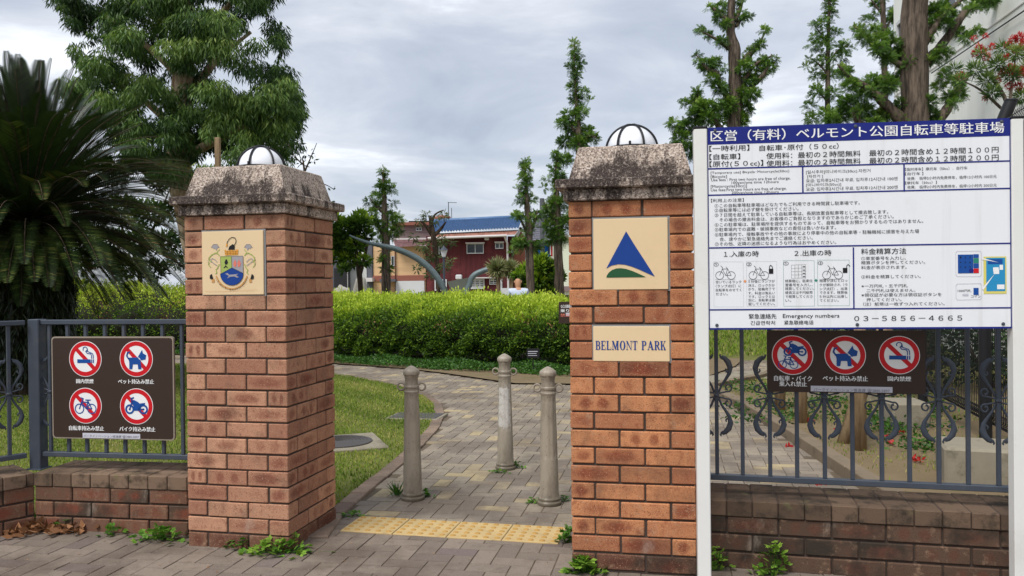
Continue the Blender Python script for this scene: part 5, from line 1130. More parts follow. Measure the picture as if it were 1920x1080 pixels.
def hbox(px0, px1, py0, py1, y0, y1, mat, name, par, ground=False, bev=0.0):
    b = MB(); (xa_, za_), (xb_, zb_) = PH(px0, py0, y0), PH(px1, py1, y0); b.box(xa_, xb_, y0, y1, -.05 if ground else zb_, za_, bev); return b.build(name, M[mat], par)
def hwin(px0, px1, py0, py1, y, par, hood=None, bars=1, rows=0, fr=.05, curtain=False):
    (x0, z1), (x1, z0) = PH(px0, py0, y), PH(px1, py1, y)
    b = MB(); b.box(x0, x1, y - .05, y + .05, z0, z1, 0); wdw = b.build('window', M['glass'], par)
    f = MB()
    for a, c, d, e in ((x0, x1, z0, z0 + fr), (x0, x1, z1 - fr * .7, z1), (x0, x0 + fr * .7, z0 + fr, z1 - fr * .7), (x1 - fr * .7, x1, z0 + fr, z1 - fr * .7)): f.box(a, c, y - .09, y - .051, d, e)
    for i in range(bars): xm = x0 + (x1 - x0) * (i + 1) / (bars + 1); f.box(xm - fr * .35, xm + fr * .35, y - .085, y - .052, z0 + fr, z1 - fr * .7)
    for i in range(rows): zm = z0 + (z1 - z0) * (i + 1) / (rows + 1); f.box(x0 + fr, x1 - fr, y - .10, y - .086, zm - fr * .35, zm + fr * .35)
    f.build('frame', M['alu'], wdw)
    if hood: hbox(hood[0], hood[1], hood[2], hood[3], y - .35, y - .02, 'gutter', 'hood', par)
def tiles(A, B, Cq, D, nu, nv, h, mat, name, par, off):
    """roof slope between eave A-B and ridge D-C with rolled tiles as real relief"""
    A, B, Cq, D = [Vector(p) - Vector(off) for p in (A, B, Cq, D)]; b = MB(); k = 6; vs, fs = [], []; nrm = (B - A).cross(D - A).normalized(); nrm = nrm if nrm.z > 0 else -nrm
    NU = nu * k
    for j in range(nv):
        for e in (0, 1):
            t = (j + e * .999) / nv
            for i in range(NU + 1):
                u = i / NU; p = (A * (1 - u) + B * u) * (1 - t) + (D * (1 - u) + Cq * u) * t; ph = 2 * math.pi * i / k
                vs.append(p + nrm * (h * (.55 * math.sin(ph) + .2 * math.sin(2 * ph)) + h * .9 * (1 - e)))
    for r in range(2 * nv - 1):
        for i in range(NU): fs.append((r * (NU + 1) + i, r * (NU + 1) + i + 1, (r + 1) * (NU + 1) + i + 1, (r + 1) * (NU + 1) + i))
    b.add(vs, fs); b.build(name, M[mat], par, smooth=False)
OFF = (0, YH, 0)
hm = house('maroon corrugated house with a blue tiled roof behind the sculpture', 880)
hbox(799, 951, 443, 560, 0, 7, 'maroon', 'wall', hm, True)
hbox(951.5, 986, 443, 560, 1.2, 8, 'maroon', 'side_wall', hm, True)
b = MB(); pts = [PH(964, 560, 1.1)[0], PH(986, 560, 1.1)[0]]; zt_ = PH(975, 428, 1.1)[1]; ze = PH(985, 446, 1.1)[1]; b.prism([(pts[0], 0), (pts[1], 0), (pts[1], ze), ((pts[0] * .45 + pts[1] * .55), zt_), (pts[0], ze)], 1.1, 1.19); b.build('gable', M['brown_clad'], hm)
tiles(W(808, 437, 47.8), W(972, 429, 47.8), W(980, 407.5, 51.5), W(812, 415.5, 51.5), 30, 10, .085, 'roof_blue', 'tiled_roof', hm, OFF)
tiles(W(806, 447, 47.3), W(966, 440.5, 47.3), W(972, 431, 48.2), W(806, 438, 48.2), 46, 2, .025, 'roof_red', 'lower_roof', hm, OFF)
b = MB(); rp0, rp1 = W(811, 414.6, 51.5) - Vector(OFF), W(980.5, 406.8, 51.5) - Vector(OFF); b.tube([rp0, rp1], .13, 8); b.build('ridge', M['roof_blue'], hm, smooth=True)
b = MB(); b.tube([W(802, 447, 47.2) - Vector(OFF), W(950, 441.6, 47.2) - Vector(OFF)], .07, 8); b.build('gutter', M['gutter'], hm)
b = MB(); p0 = W(946, 443, 47.5) - Vector(OFF); b.tube([p0, (p0.x + .15, p0.y + .2, p0.z - .4), (p0.x + .15, p0.y + .3, p0.z - .6), (p0.x + .2, p0.y + .3, 0)], .06, 8); b.build('downpipe', M['gutter'], hm)
b = MB(); b.line([PH(970, 442, 1.0), PH(976, 428, 1.0), PH(988, 445, 1.0)], .16, .8); b.build('barge_board', M['alu'], hm)
hwin(875, 907, 457, 475.5, 0, hm, (872.5, 908.5, 454.6, 456.2)); hwin(928.5, 944, 455.5, 466.5, 0, hm, (927, 945, 453, 454.6)); hwin(815, 832, 461, 480, 0, hm); hwin(958, 962.5, 460, 474, 1.2, hm, bars=0)
hwin(882, 908.5, 523, 541.5, 0, hm, bars=2, rows=4, fr=.09); hwin(917.5, 933, 522.5, 533.5, 0, hm, bars=1, rows=2); hwin(815, 838, 524, 545, 0, hm, bars=2, rows=4, fr=.09)
hbox(854, 866, 515, 524, -.5, -.05, 'alu', 'air_conditioner', hm, bev=.05); hbox(908, 917, 445, 450, -.3, 0, 'alu', 'vent_hood', hm, bev=.04); hbox(880, 935, 520, 521.5, -.4, 0, 'gutter', 'ledge', hm); hbox(938, 942, 523, 560, -.06, 0, 'alu', 'door_frame', hm, True)
hb_ = house('beige sided house with a brown band and mauve upper storey', 750)
hbox(699.5, 799, 462, 560, .3, 7, 'beige_clad', 'wall', hb_, True); hbox(699, 799, 517, 526, .22, .3, 'band', 'brown_band', hb_)
hbox(737, 807, 421, 450, 2.6, 8, 'mauve', 'upper_wall', hb_); hbox(735, 812, 416.8, 421.5, 2.2, 8.4, 'band', 'eave', hb_); hbox(766, 816, 414.2, 416.6, 3.5, 8, 'tarp_black', 'flat_roof', hb_)
tiles(W(742, 464, 47.6), W(804, 461, 47.6), W(804, 448, 50.4), W(736, 449, 50.4), 26, 2, .03, 'roof_mar', 'lower_roof', hb_, OFF); hbox(733, 804, 446.6, 449, 2.2, 2.5, 'gutter', 'gutter', hb_)
hwin(733.5, 740, 480, 499, .3, hb_, bars=0); hwin(780, 791.5, 427, 433, 2.6, hb_); hbox(739.8, 741.6, 462, 560, .14, .3, 'maroon', 'downpipe', hb_, True)
hbox(719, 728, 467, 472, .0, .3, 'gutter', 'awning', hb_)
hbox(742, 796, 527, 560, .16, .3, 'alu', 'garage_front', hb_, True); hbox(712, 741, 523.5, 528, -.5, .25, 'grey_house', 'porch_roof', hb_)
hg = house('slate grey house with a black tarp fence beside the green tree', 660)
hbox(560, 652, 440, 560, 1.5, 7, 'grey_house', 'wall', hg, True); hbox(688, 699, 455, 560, .2, 5, 'grey_house', 'side_wall', hg, True); hbox(652.3, 688, 470, 560, 2.4, 6, 'white_wall', 'rear_wall', hg, True)
hbox(626, 650.5, 503, 560, .2, .3, 'tarp_black', 'tarp', hg, True); hbox(650.6, 652.2, 472, 560, .1, .25, 'gutter', 'downpipe', hg, True); hwin(655, 668, 495, 506, 2.4, hg); hwin(683, 687.5, 476, 498, 2.2, hg, bars=0); hbox(634, 652, 461, 472, 1.44, 1.5, 'glass', 'window', hg); hbox(684, 698, 521, 528, -.6, .2, 'gutter', 'porch_roof', hg)
hr = house('house with a grey tiled roof and a blue tarp over its balcony', 1020)
tiles(W(990, 452, 50), W(1060, 450, 50), W(1050, 403, 55), W(1004, 405, 55), 20, 12, .05, 'roof_grey', 'tiled_roof', hr, OFF)
hbox(992, 1056, 450, 560, 3, 9, 'brown_clad', 'wall', hr, True); hbox(1008, 1030, 457, 481, 2.6, 2.95, 'tarp_blue', 'tarp', hr); hbox(1006, 1040, 481, 484, 2.2, 2.99, 'gutter', 'balcony', hr)
for i, (px, c) in enumerate(((1028, 'tarp_black'), (1031, 'alu'), (1033.5, 'red'), (1036, 'sign_blue'))): hbox(px, px + 2, 456, 476 + i * 2, 2.3, 2.4, c, 'laundry', hr)
hp = house('plain pale walled house partly hidden by the BELMONT PARK pillar', 1060)
hbox(1038.5, 1160, 443, 560, .5, 8, 'pale_wall', 'wall', hp, True); hbox(1036, 1162, 440, 443, .2, 8.4, 'gutter', 'eave', hp); hbox(1037, 1160, 537, 545, .35, .5, 'mauve', 'plinth', hp)
# tank and aerial on the roofs
c = W(830, 413, 55); t = thing('water_tank', 'round red brown rooftop tank behind the blue roof', 'water tank', (c.x, 55, c.z - .6)); b = MB(); b.lathe([(.52, 0), (.52, .62), (.55, .66), (.55, .78), (.5, .84)], 24); b.build('drum', M['brown_clad'], t, smooth=True, auto=40); b = MB(); b.lathe([(.5, .84), (.3, .9), (.05, .94)], 24); b.build('lid', M['band'], t, smooth=True)
c = W(844, 408, 54); t = thing('roof_aerial', 'thin television aerial on the roof beside the round tank', 'aerial', (c.x, 54, c.z - .9)); tz = W(841, 379, 54).z - c.z + .9
b = MB(); b.tube([(-.1, 0, 0), (-.1, 0, tz)], .022, 6); b.tube([(.1, 0, 0), (.1, 0, tz * .8)], .018, 6); b.build('mast', M['black_metal'], t)
b = MB(); b.tube([(-.15, 0, tz - .02), (.45, 0, tz - .05)], .014, 5)
for i in range(6): b.tube([(-.1 + i * .1, -.2, tz - .03), (-.1 + i * .1, .2, tz - .03)], .01, 5)
b.build('elements', M['black_metal'], t); b = MB(); b.lathe([(.02, 0), (.2, .06), (.24, .12)], 16, (.18, -.1, tz * .34)); b.build('dish', M['alu'], t)
c = W(1017, 452, 46); z1 = W(1017, 372, 46).z; t = MB(); t.tube([(0, 0, 0), (0, 0, z1)], .13, 10); tag(t.build('utility_pole', M['grey_house'], loc=(c.x, 46, 0)), 'grey utility pole between the two redwoods', 'pole')

# tall white building to the side
A_, B_ = Vector((7.43, 12.0, 0)), Vector((8.35, 18.0, 0)); e_ = (A_ - B_).normalized(); yw = math.atan2(-e_.y, e_.x); PB = Plane(B_, yw); t = thing('white_building', 'tall white building with window and cable behind the thick redwood trunk', 'building', B_, -yw)
b = MB(); b.box(0, 15, 0, 8, -.05, 13); b.build('wall', M['white_wall'], t)
for i, zz_ in enumerate((3.05, 5.35, 7.6)): b = MB(); b.box(0.0, 15, -.012, -.0, zz_, zz_ + .02); b.build('panel_joint', M['gutter'], t)
for (px0, px1, py0, py1) in ((1778, 1800, 2, 52), (1688, 1697, 48, 84)):
    (xa_, z1), (xb_, z0) = PB(px0, py0), PB(px1, py1); z0, z1 = min(z0, z1), max(z0, z1); b = MB(); b.box(xa_, xb_, -.03, .02, z0, z1); wd_ = b.build('window', M['glass'], t); f = MB()
    for a, c, d, e in ((xa_ - .06, xb_ + .06, z0 - .07, z0), (xa_ - .06, xb_ + .06, z1, z1 + .07), (xa_ - .06, xa_, z0, z1), (xb_, xb_ + .06, z0, z1)): f.box(a, c, -.07, .02, d, e)
    f.build('frame', M['alu'], wd_)
(xa_, za_), (xb_, zb_) = PB(1925, 17, -.05), PB(1775, 118, -.05); b = MB(); b.tube([(xb_ - (xa_ - xb_) * .25, -.05, zb_ - (za_ - zb_) * .25), (xa_, -.05, za_)], .012, 6); b.build('cable', M['black_metal'], t)

# ------------------------------------------------------------------ sculpture, lantern, seated man, small signs
YS_ = 22.0; c0 = W(760, 530, YS_); t = thing('park_sculpture', 'tall curved grey bronze arc with a scoop and bent horn, beyond the hedge', 'sculpture', (c0.x, YS_, 0)); o_ = Vector((c0.x, YS_, 0))
arc = [(655, 441, 1.5), (668, 447, 2.6), (690, 455, 3.8), (712, 460, 4.8), (740, 466, 6.0), (768, 477, 6.6), (790, 490, 6.8), (808, 506, 7.0), (822, 524, 7.0), (834, 545, 7.0), (846, 570, 7.0), (852, 592, 7)]
P = catmull([np.append(np.array(W(px, py, YS_) - o_), .86 * r * YS_ / F0) for px, py, r in arc], 5); b = MB(); b.tube([p[:3] for p in P], [p[3] for p in P], 16, sx=1.0); b.build('arc', M['sculpt'], t, smooth=True, auto=60)
b = MB(); z0 = W(861, 575, YS_).z; pts = []
for (px, py, f) in ((840, 528, -1), (881, 520.5, 1), (877, 548, 1), (872, 585, 1), (854, 585, -1), (848, 548, -1)): q = W(px, py, YS_) - o_; pts.append((q.x, q.z))
b.prism(pts, -.24, .24); b.build('scoop', M['sculpt_scoop'], t)
b = MB(); P = catmull([np.append(np.array(W(px, py, YS_ - .28) - o_), r * YS_ / F0) for px, py, r in ((866, 575, 5.5), (873, 550, 5.5), (880, 534, 5.2), (884, 522, 5.2), (892, 514, 5.2), (903, 509, 5.2), (914, 505, 5.0))], 5); b.tube([p[:3] for p in P], [p[3] for p in P], 14); b.build('horn', M['sculpt'], t, smooth=True, auto=60)
c = W(833, 545, 27); z_ = lambda py: W(833, py, 27).z; t = thing('park_lantern', 'slender park lantern with a glass head in front of the sparse grey tree', 'lamp post', (c.x, 27, 0))
b = MB(); b.lathe([(.07, 0), (.07, .3), (.04, .4), (.035, z_(484)), (.06, z_(483)), (.05, z_(481.5))], 14); b.build('pole', M['iron'], t, smooth=True, auto=40)
b = MB(); b.lathe([(.055, z_(481.5)), (.115, z_(470)), (.12, z_(469.5))], 6); b.build('glass', M['globe'], t); b = MB(); b.lathe([(.14, z_(469.5)), (.13, z_(468.5)), (.05, z_(464)), (.03, z_(462.5)), (.012, z_(460))], 12); b.build('cap', M['iron'], t)
# bench with the seated man
yb_ = 20.0; MZ = .22; mx = W(972, 530, yb_).x
b = MB(); b.box(mx - 4.5, mx + 5.5, yb_ - .9, yb_ + 5, -.05, MZ, .02); tag(b.build('plaza_terrace', M['concrete']), kind='structure')
t = thing('park_bench', 'long brown timber bench under the seated man', 'bench', (mx + .75, yb_ + .1, MZ))
b = MB()
for i in range(4): b.box(-1.5, 1.5, -.05 + i * .11, .05 + i * .11, .40, .44, .005)
b.build('seat', M['bark_dark'], t); b = MB()
for i in range(3): b.box(-1.5, 1.5, -.14, -.10, .56 + i * .115, .655 + i * .115, .005)
b.build('backrest', M['bark_dark'], t)
for x in (-1.2, 0, 1.2):
    b = MB(); b.box(x - .03, x + .03, -.095, -.055, 0, .87, .004); b.box(x - .03, x + .03, -.05, .34, .34, .398, .004); b.box(x - .03, x + .03, .30, .34, 0, .338, .004); b.build('leg', M['iron'], t)
def skin(name, J, E_, rad, mat, par, sub=2):
    me = bpy.data.meshes.new(name); me.from_pydata([Vector(j) for j in J], E_, []); me.materials.append(mat); o = bpy.data.objects.new(name, me); COL.objects.link(o); o.parent = par
    o.modifiers.new('skin', 'SKIN'); s_ = o.modifiers.new('sub', 'SUBSURF'); s_.levels = s_.render_levels = sub
    if not me.skin_vertices: me.skin_vertices.new()
    for v_, r in zip(me.skin_vertices[0].data, rad): v_.radius = (r, r) if not hasattr(r, '__len__') else r
    me.skin_vertices[0].data[0].use_root = True
    ev = o.evaluated_get(bpy.context.evaluated_depsgraph_get()); m2 = bpy.data.meshes.new_from_object(ev); o.modifiers.clear(); o.data = m2; m2.name = name
    for p in m2.polygons: p.use_smooth = True
    return o
M['skin'] = plain('skin', (186, 140, 108), .55, .06, 6); M['shirt'] = plain('pale_blue_shirt', (196, 206, 226), .8, .06, 9, bump=.3); M['trousers'] = plain('dark_trousers', (58, 60, 68), .85, .1, 8); M['paper'] = plain('newspaper', (222, 222, 218), .8, .1, 12)
t = thing('person', 'bald man in a pale blue shirt seated with his back to the hedge, reading', 'person', (mx, yb_ + .16, MZ), .12)
J = [(0, 0, .50), (0, .01, .66), (0, .02, .84), (0, .03, .98), (0, .05, 1.06), (0, .07, 1.13), (0, .10, 1.22), (0, .10, 1.30),
     (-.19, .03, .97), (-.25, .10, .74), (-.16, .34, .72), (-.13, .41, .74), (.19, .03, .97), (.25, .10, .74), (.16, .34, .72), (.13, .41, .74),
     (-.10, .05, .48), (-.13, .46, .50), (-.13, .48, .06), (-.13, .60, .03), (.10, .05, .48), (.13, .46, .50), (.13, .48, .06), (.13, .60, .03)]
E_ = [(0, 1), (1, 2), (2, 3), (3, 4), (4, 5), (5, 6), (6, 7), (3, 8), (8, 9), (9, 10), (10, 11), (3, 12), (12, 13), (13, 14), (14, 15), (0, 16), (16, 17), (17, 18), (18, 19), (0, 20), (20, 21), (21, 22), (22, 23)]
rd = [.13, (.14, .11), (.16, .115), (.14, .10), .055, (.078, .085), (.084, .098), (.062, .07), .06, .045, .034, .03, .06, .045, .034, .03, .085, .06, .042, .035, .085, .06, .042, .035]
for sx in (-1, 1):                                                     # fingers curled on the paper
    b0 = 11 if sx < 0 else 15
    for k in range(5):
        q = (sx * (.13 - .012 * k) if k else sx * .10, .43 + .01 * (k > 0), .745 + .018 * (k - 2)); i = len(J); L_ = (.05, .07, .078, .072, .058)[k]
        J += [q, (q[0] - sx * .012, q[1] + L_ * .55, q[2] + .006), (q[0] - sx * .035, q[1] + L_ * .75, q[2] + .002)]; E_ += [(b0, i), (i, i + 1), (i + 1, i + 2)]; rd += [.009, .0085, .007]
body = skin('body', J, E_, rd, M['skin'], t)
b = MB()
for sx in (-1, 1): b.lathe([(.004, -.03), (.018, -.022), (.024, 0), (.018, .026), (.004, .032)], 10, (sx * .078, .09, 1.21))
b.lathe([(.006, -.02), (.017, -.012), (.012, .012), (.004, .03)], 8, (0, .198, 1.205)); b.build('ears_and_nose', M['skin'], t, smooth=True)
skin('shirt', [(0, 0, .50), (0, .01, .66), (0, .02, .84), (0, .03, .985), (0, .045, 1.04), (-.19, .03, .985), (-.255, .10, .74), (-.17, .33, .72), (.19, .03, .985), (.255, .10, .74), (.17, .33, .72)], [(0, 1), (1, 2), (2, 3), (3, 4), (3, 5), (5, 6), (6, 7), (3, 8), (8, 9), (9, 10)], [(.165, .14), (.18, .135), (.195, .14), (.165, .115), .066, .085, .066, .048, .085, .066, .048], M['shirt'], t)
skin('trousers', [(0, .02, .50), (-.10, .06, .485), (-.13, .46, .505), (-.13, .48, .09), (.10, .06, .485), (.13, .46, .505), (.13, .48, .09)], [(0, 1), (1, 2), (2, 3), (0, 4), (4, 5), (5, 6)], [.16, .11, .08, .06, .11, .08, .06], M['trousers'], t)
c = Vector((mx, yb_ + .16, MZ)) + Vector((-.10, .47, .86)); b = MB(); b.box(-.34, .0, 0, .006, -.14, .2, .001); b.box(.002, .30, .0, .006, -.14, .2, .001); tag(b.build('newspaper', M['paper'], loc=c, rz=.3), 'open pale newspaper held up by the seated man', 'newspaper')
# notice boards near the hedge
yb2 = 10.9; P2 = Plane((0, yb2), 0); x0, z1 = P2(1047.5, 566); x1, z0 = P2(1108, 606); t = thing('path_sign', 'dark brown path sign half hidden by the BELMONT PARK pillar', 'sign', (x0, yb2, 0))
b = MB(); b.prism(rrect(0, x1 - x0, z0, z1, .015), 0, .02); b.build('panel', M['brown'], t); b = MB()
for i, (s_, xa_, xb_, yb_, mi) in enumerate((('公園内への', 1051, 1096, 577.5, 0), ('乗り入れは', 1051, 1096, 585.5, 0), ('禁止です', 1051, 1087, 594, 1))): q, zq = P2(xa_, yb_); put_text(b, s_, q - x0, P2(xb_, yb_)[0] - x0, zq, abs(P2(xa_, yb_ - 6)[1] - zq), -.003, mi, .02)
b.build('lettering', [M['sign_white'], M['crest_pink']], t); b = MB(); q = P2(1061, 599)[0] - x0, P2(1068, 604)[0] - x0; b.box(q[0], q[1] + .1, -.003, 0, P2(0, 604)[1], P2(0, 598)[1]); b.build('sticker', M['sticker'], t)
b = MB(); b.box((x1 - x0) / 2 - .02, (x1 - x0) / 2 + .02, .021, .06, 0, z1 - .03, .003); b.build('post', M['iron'], t)
c = G(1000, 700); t = thing('plant_label', 'small black plant label on a stake at the foot of the hedge', 'label', (c.x, c.y, 0)); zz_ = W(1000, 656, c.y).z
b = MB(); b.box(-.008, .008, 0, .012, 0, zz_, .001); b.build('stake', M['black_metal'], t); b = MB(); b.box(-.10, .10, -.012, -.001, zz_ - .13, zz_ + .02, .002); pl_ = b.build('panel', M['black_metal'], t)
b = MB(); b.box(-.08, .07, -.0145, -.0135, zz_ - .03, zz_ - .018); b.box(-.08, .05, -.0145, -.0135, zz_ - .06, zz_ - .05); b.box(-.08, .06, -.0145, -.0135, zz_ - .09, zz_ - .082); b.build('lettering', M['sticker'], pl_)
t = thing('standing_stones', 'pair of rough pale stones beyond the hedge by the grey house', 'stone', (W(668, 530, 26).x, 26, 0))
def rock(name, w_, d_, h_, par, loc, mat, seed):
    import bmesh
    bm = bmesh.new(); bmesh.ops.create_icosphere(bm, subdivisions=4, radius=1); r = np.random.default_rng(seed); ph = r.uniform(0, 6, 9)
    for v in bm.verts:
        p = v.co; k = 1 + .10 * math.sin(3 * p.x + ph[0]) * math.sin(2.6 * p.y + ph[1]) + .08 * math.sin(5 * p.z + ph[2] + 2 * p.x) + .04 * math.sin(11 * p.x + ph[3]) * math.sin(9 * p.z + ph[4])
        e = [math.copysign(abs(c) ** .72, c) for c in p]; v.co = Vector((e[0] * w_ * k, e[1] * d_ * k, e[2] * h_ * k))
    me = bpy.data.meshes.new(name); bm.to_mesh(me); bm.free(); me.materials.append(M[mat])
    for p in me.polygons: p.use_smooth = True
    o = bpy.data.objects.new(name, me); COL.objects.link(o); o.parent = par; o.location = loc; return o
rock('stone', .28, .22, 1.62, t, (.12, 0, 0), 'stone', 3); rock('stone', .36, .22, 1.45, t, (-.42, .1, 0), 'stone', 4)
# strap-leaved plants by the maroon house
for (px, lab, hsz) in ((932, 'pale strap leaved plant in front of the maroon wall, the fuller one', 25), (957, 'pale strap leaved plant in front of the maroon wall, under the downpipe', 21)):
    Yy = 34.0; c = W(px, 505, Yy); t = thing('yucca_plant', lab, 'plant', (c.x, Yy, 0), group='strap leaved plants by the maroon house'); b = MB(); b.tube([(0, 0, 0), (.05, 0, c.z * .5), (0, 0, c.z)], [.09, .07, .07], 8); b.build('stem', M['stake'], t, smooth=True)
    n = 420; d = rdir(n); d[:, 2] += .15; d = unit(d); leaf_mesh('leaves', np.zeros((n, 3)) + [0, 0, c.z] + d * .05, d, unit(np.cross(d, rdir(n))), rng.uniform(.7, 1.1, n) * hsz * Yy / F0, .07, np.clip(.45 - .5 * d[:, 2] * -1 * (d[:, 2] < 0) + rng.normal(0, .2, n) + .35 * (d[:, 2] < -.1), 0, 1), M['l_pale'], t)

# ------------------------------------------------------------------ behind the scroll railing
F1, F2 = Vector((3.52, 5.6)), Vector((4.46, 9.3)); fd = (F2 - F1).normalized(); fyaw = math.atan2(-fd.y, fd.x)
t = thing('mesh_fence', 'black wire mesh fence with bent top posts behind the scroll railing', 'fence', (F1.x, F1.y, 0), -fyaw); Lf = (F2 - F1).length + 5
for x in (.25, 1.05, 3.2, 5.4, 7.6):
    b = MB(); b.tube([(x, 0, 0), (x, 0, 2.28), (x, -.03, 2.36), (x, -.2, 2.80)], .047, 14); b.lathe([(.05, 0), (.05, .012), (.03, .02)], 14, (x, -.2, 2.795)); b.build('post', M['black_metal'], t, smooth=True, auto=50)
b = MB(); x = -.3
while x < Lf - 1.4:
    b.tube([(x, -.055, .22), (x, -.055, 2.26), (x, -.085, 2.36), (x, -.25, 2.74)], .0032, 4); x += .05
for z in (.22, .28, .56, .84, 1.12, 1.40, 1.68, 1.96, 2.24): b.tube([(-.35, -.06, z), (Lf - 1.4, -.06, z)], .0038, 4)
for k in range(3): b.tube([(-.35, -.11 - k * .06, 2.42 + k * .14), (Lf - 1.4, -.11 - k * .06, 2.42 + k * .14)], .0038, 4)
x = -.3
while x < Lf - 1.4:                                                    # curled lower edge of the panel
    b.tube([(x, -.058 - .045 + .045 * math.cos(a), .25 + .045 * math.sin(a)) for a in np.linspace(0, 6.0, 9)], .0034, 4, cap=False); x += .05
b.build('wire_mesh', M['black_metal'], t)
def block(label, x, y, w_, d_, h_, rz):
    b = MB(); b.box(-w_ / 2, w_ / 2, -d_ / 2, d_ / 2, -.1, h_, .018); tag(b.build('concrete_block', M['concrete'], loc=(x, y, 0), rz=rz), label, 'concrete block', 'concrete footings of the mesh fence')
block('large pale concrete footing under the fence post by the notice post', 3.24, 5.62, .62, .46, .27, -.35)
block('low mossy concrete footing half hidden by the notice post', 3.36, 4.98, .5, .4, .18, -.3)
block('small rough concrete lump between the two larger footings', 3.66, 7.75, .34, .4, .26, -.1)
block('long concrete footing farther along the mesh fence', 3.8, 9.6, 1.0, .5, .34, -.25)
def stake(label, px, pyb, pyt, r, lean):
    c = G(px, pyb, .03); zt_ = W(px, pyt, c.y).z; b = MB(); b.tube([(0, 0, -.1), (lean * .5, 0, zt_ * .5), (lean, 0, zt_)], [r, r * .98, r * .96], 14); tag(b.build('tree_stake', M['stake'], loc=(c.x, c.y, .03), smooth=True), label, 'stake', 'timber tree stakes on the bare soil')
stake('upright timber stake standing alone by the kerb', 1463, 770, 600, .055, 0); stake('upright timber stake next to the lone one, nearer the soil', 1503, 792, 590, .055, 0)
stake('leaning timber stake crossing the thick upright one', 1576, 830, 600, .06, .42); stake('thickest upright timber stake, foot on bare soil', 1610, 843, 580, .062, 0)
# stepping path and grass mound farther in
b = MB(); P = [G(*p) for p in ((1300, 742), (1345, 728), (1400, 716), (1470, 716), (1475, 700), (1400, 700), (1340, 708), (1300, 716))]; b.add([(p.x, p.y, .042) for p in P], [tuple(range(8))]); o = b.build('stone_path', M['concrete'])
if o.data.polygons[0].normal.z < 0: o.data.flip_normals()
tag(o, kind='structure')
nx_, ny_ = 30, 24; vs = [(2.9 + 15 * i / nx_, 14.5 + 18 * j / ny_, .9 * math.sin(math.pi * min(i / nx_, 1)) ** .8 * math.sin(math.pi * j / ny_) ** .8 + .0) for i in range(nx_ + 1) for j in range(ny_ + 1)]
b = MB(); b.add(vs, [(i * (ny_ + 1) + j, (i + 1) * (ny_ + 1) + j, (i + 1) * (ny_ + 1) + j + 1, i * (ny_ + 1) + j + 1) for i in range(nx_) for j in range(ny_)]); tag(b.build('grass_mound', M['lawn'], smooth=True), kind='structure')
n = 60000; i_ = rng.uniform(.02, .98, n); j_ = rng.uniform(.02, .98, n); c = np.column_stack([2.9 + 15 * i_, 14.5 + 18 * j_, .9 * np.sin(np.pi * i_) ** .8 * np.sin(np.pi * j_) ** .8]); c = c[c[:, 0] < c[:, 1] * .62]; d = unit(rdir(len(c)) * .5 + [0, 0, 1])
tag(leaf_mesh('grass', c, d, unit(np.cross(d, rdir(len(c)))), .09, .03, np.clip(rng.normal(.4, .2, len(c)), 0, 1), M['l_grass']), 'grass covering the low mound beyond the kerb', 'grass', kind='stuff')
# creeping weeds and fallen petals on the soil
def scatter(name, label, cat, px_spots, per, rad, L, Wd, mat, z, lvm, up=.5, kind='stuff'):
    C_, = [[]]; 
    for (px, py) in px_spots:
        c = G(px, py, z); q = rng.normal(0, rad, (per, 3)); q[:, 2] = np.abs(q[:, 2]) * .25; C_.append(np.array(c) + q)
    c = np.concatenate(C_); d = rdir(len(c)); d[:, 2] = np.abs(d[:, 2]) * up; d = unit(d)
    return tag(leaf_mesh(name, c, d, unit(np.cross(d, rdir(len(c)))), L * rng.uniform(.7, 1.3, len(c)), Wd, np.clip(lvm + rng.normal(0, .2, len(c)), 0, 1), M[mat]), label, cat, kind=kind)
sp_w = [(rng.uniform(1380, 1740), rng.uniform(715, 790)) for _ in range(40)] + [(rng.uniform(1640, 1745), rng.uniform(760, 850)) for _ in range(16)]
scatter('weeds', 'creeping green weeds on the soil beneath the stakes', 'weeds', sp_w, 60, .13, .045, .025, 'l_weed', .035, .05)
scatter('fallen_petals', 'fallen red bottlebrush flowers on the soil and wall', 'petals', [(1690, 812), (1672, 832), (1517, 790), (1660, 818), (1720, 864), (1718, 862), (1538, 908), (1570, 806), (1478, 838)], 16, .018, .035, .02, 'l_petal', .045, .5)
scatter('leaf_litter', 'brown dead leaves blown against the inner wall corner', 'leaf litter', [(32, 1002), (48, 998), (60, 993), (75, 990), (95, 992), (110, 996), (140, 992), (160, 994), (130, 990), (85, 996)], 16, .035, .06, .035, 'l_dry', .01, .4)
n = 420; pz_ = np.column_stack([rng.uniform(-3.2, 1.6, n), rng.uniform(2.9, 6.5, n), np.full(n, .004)]); d = rdir(n); d[:, 2] *= .15; d = unit(d)
tag(leaf_mesh('ground_litter', pz_, d, unit(np.cross(d, [0, 0, 1.0]) + rng.normal(0, .15, (n, 3))), rng.uniform(.006, .022, n), rng.uniform(.004, .010, n), rng.random(n), M['l_dry']), 'tiny dry leaf scraps scattered over the paving', 'litter', kind='stuff')
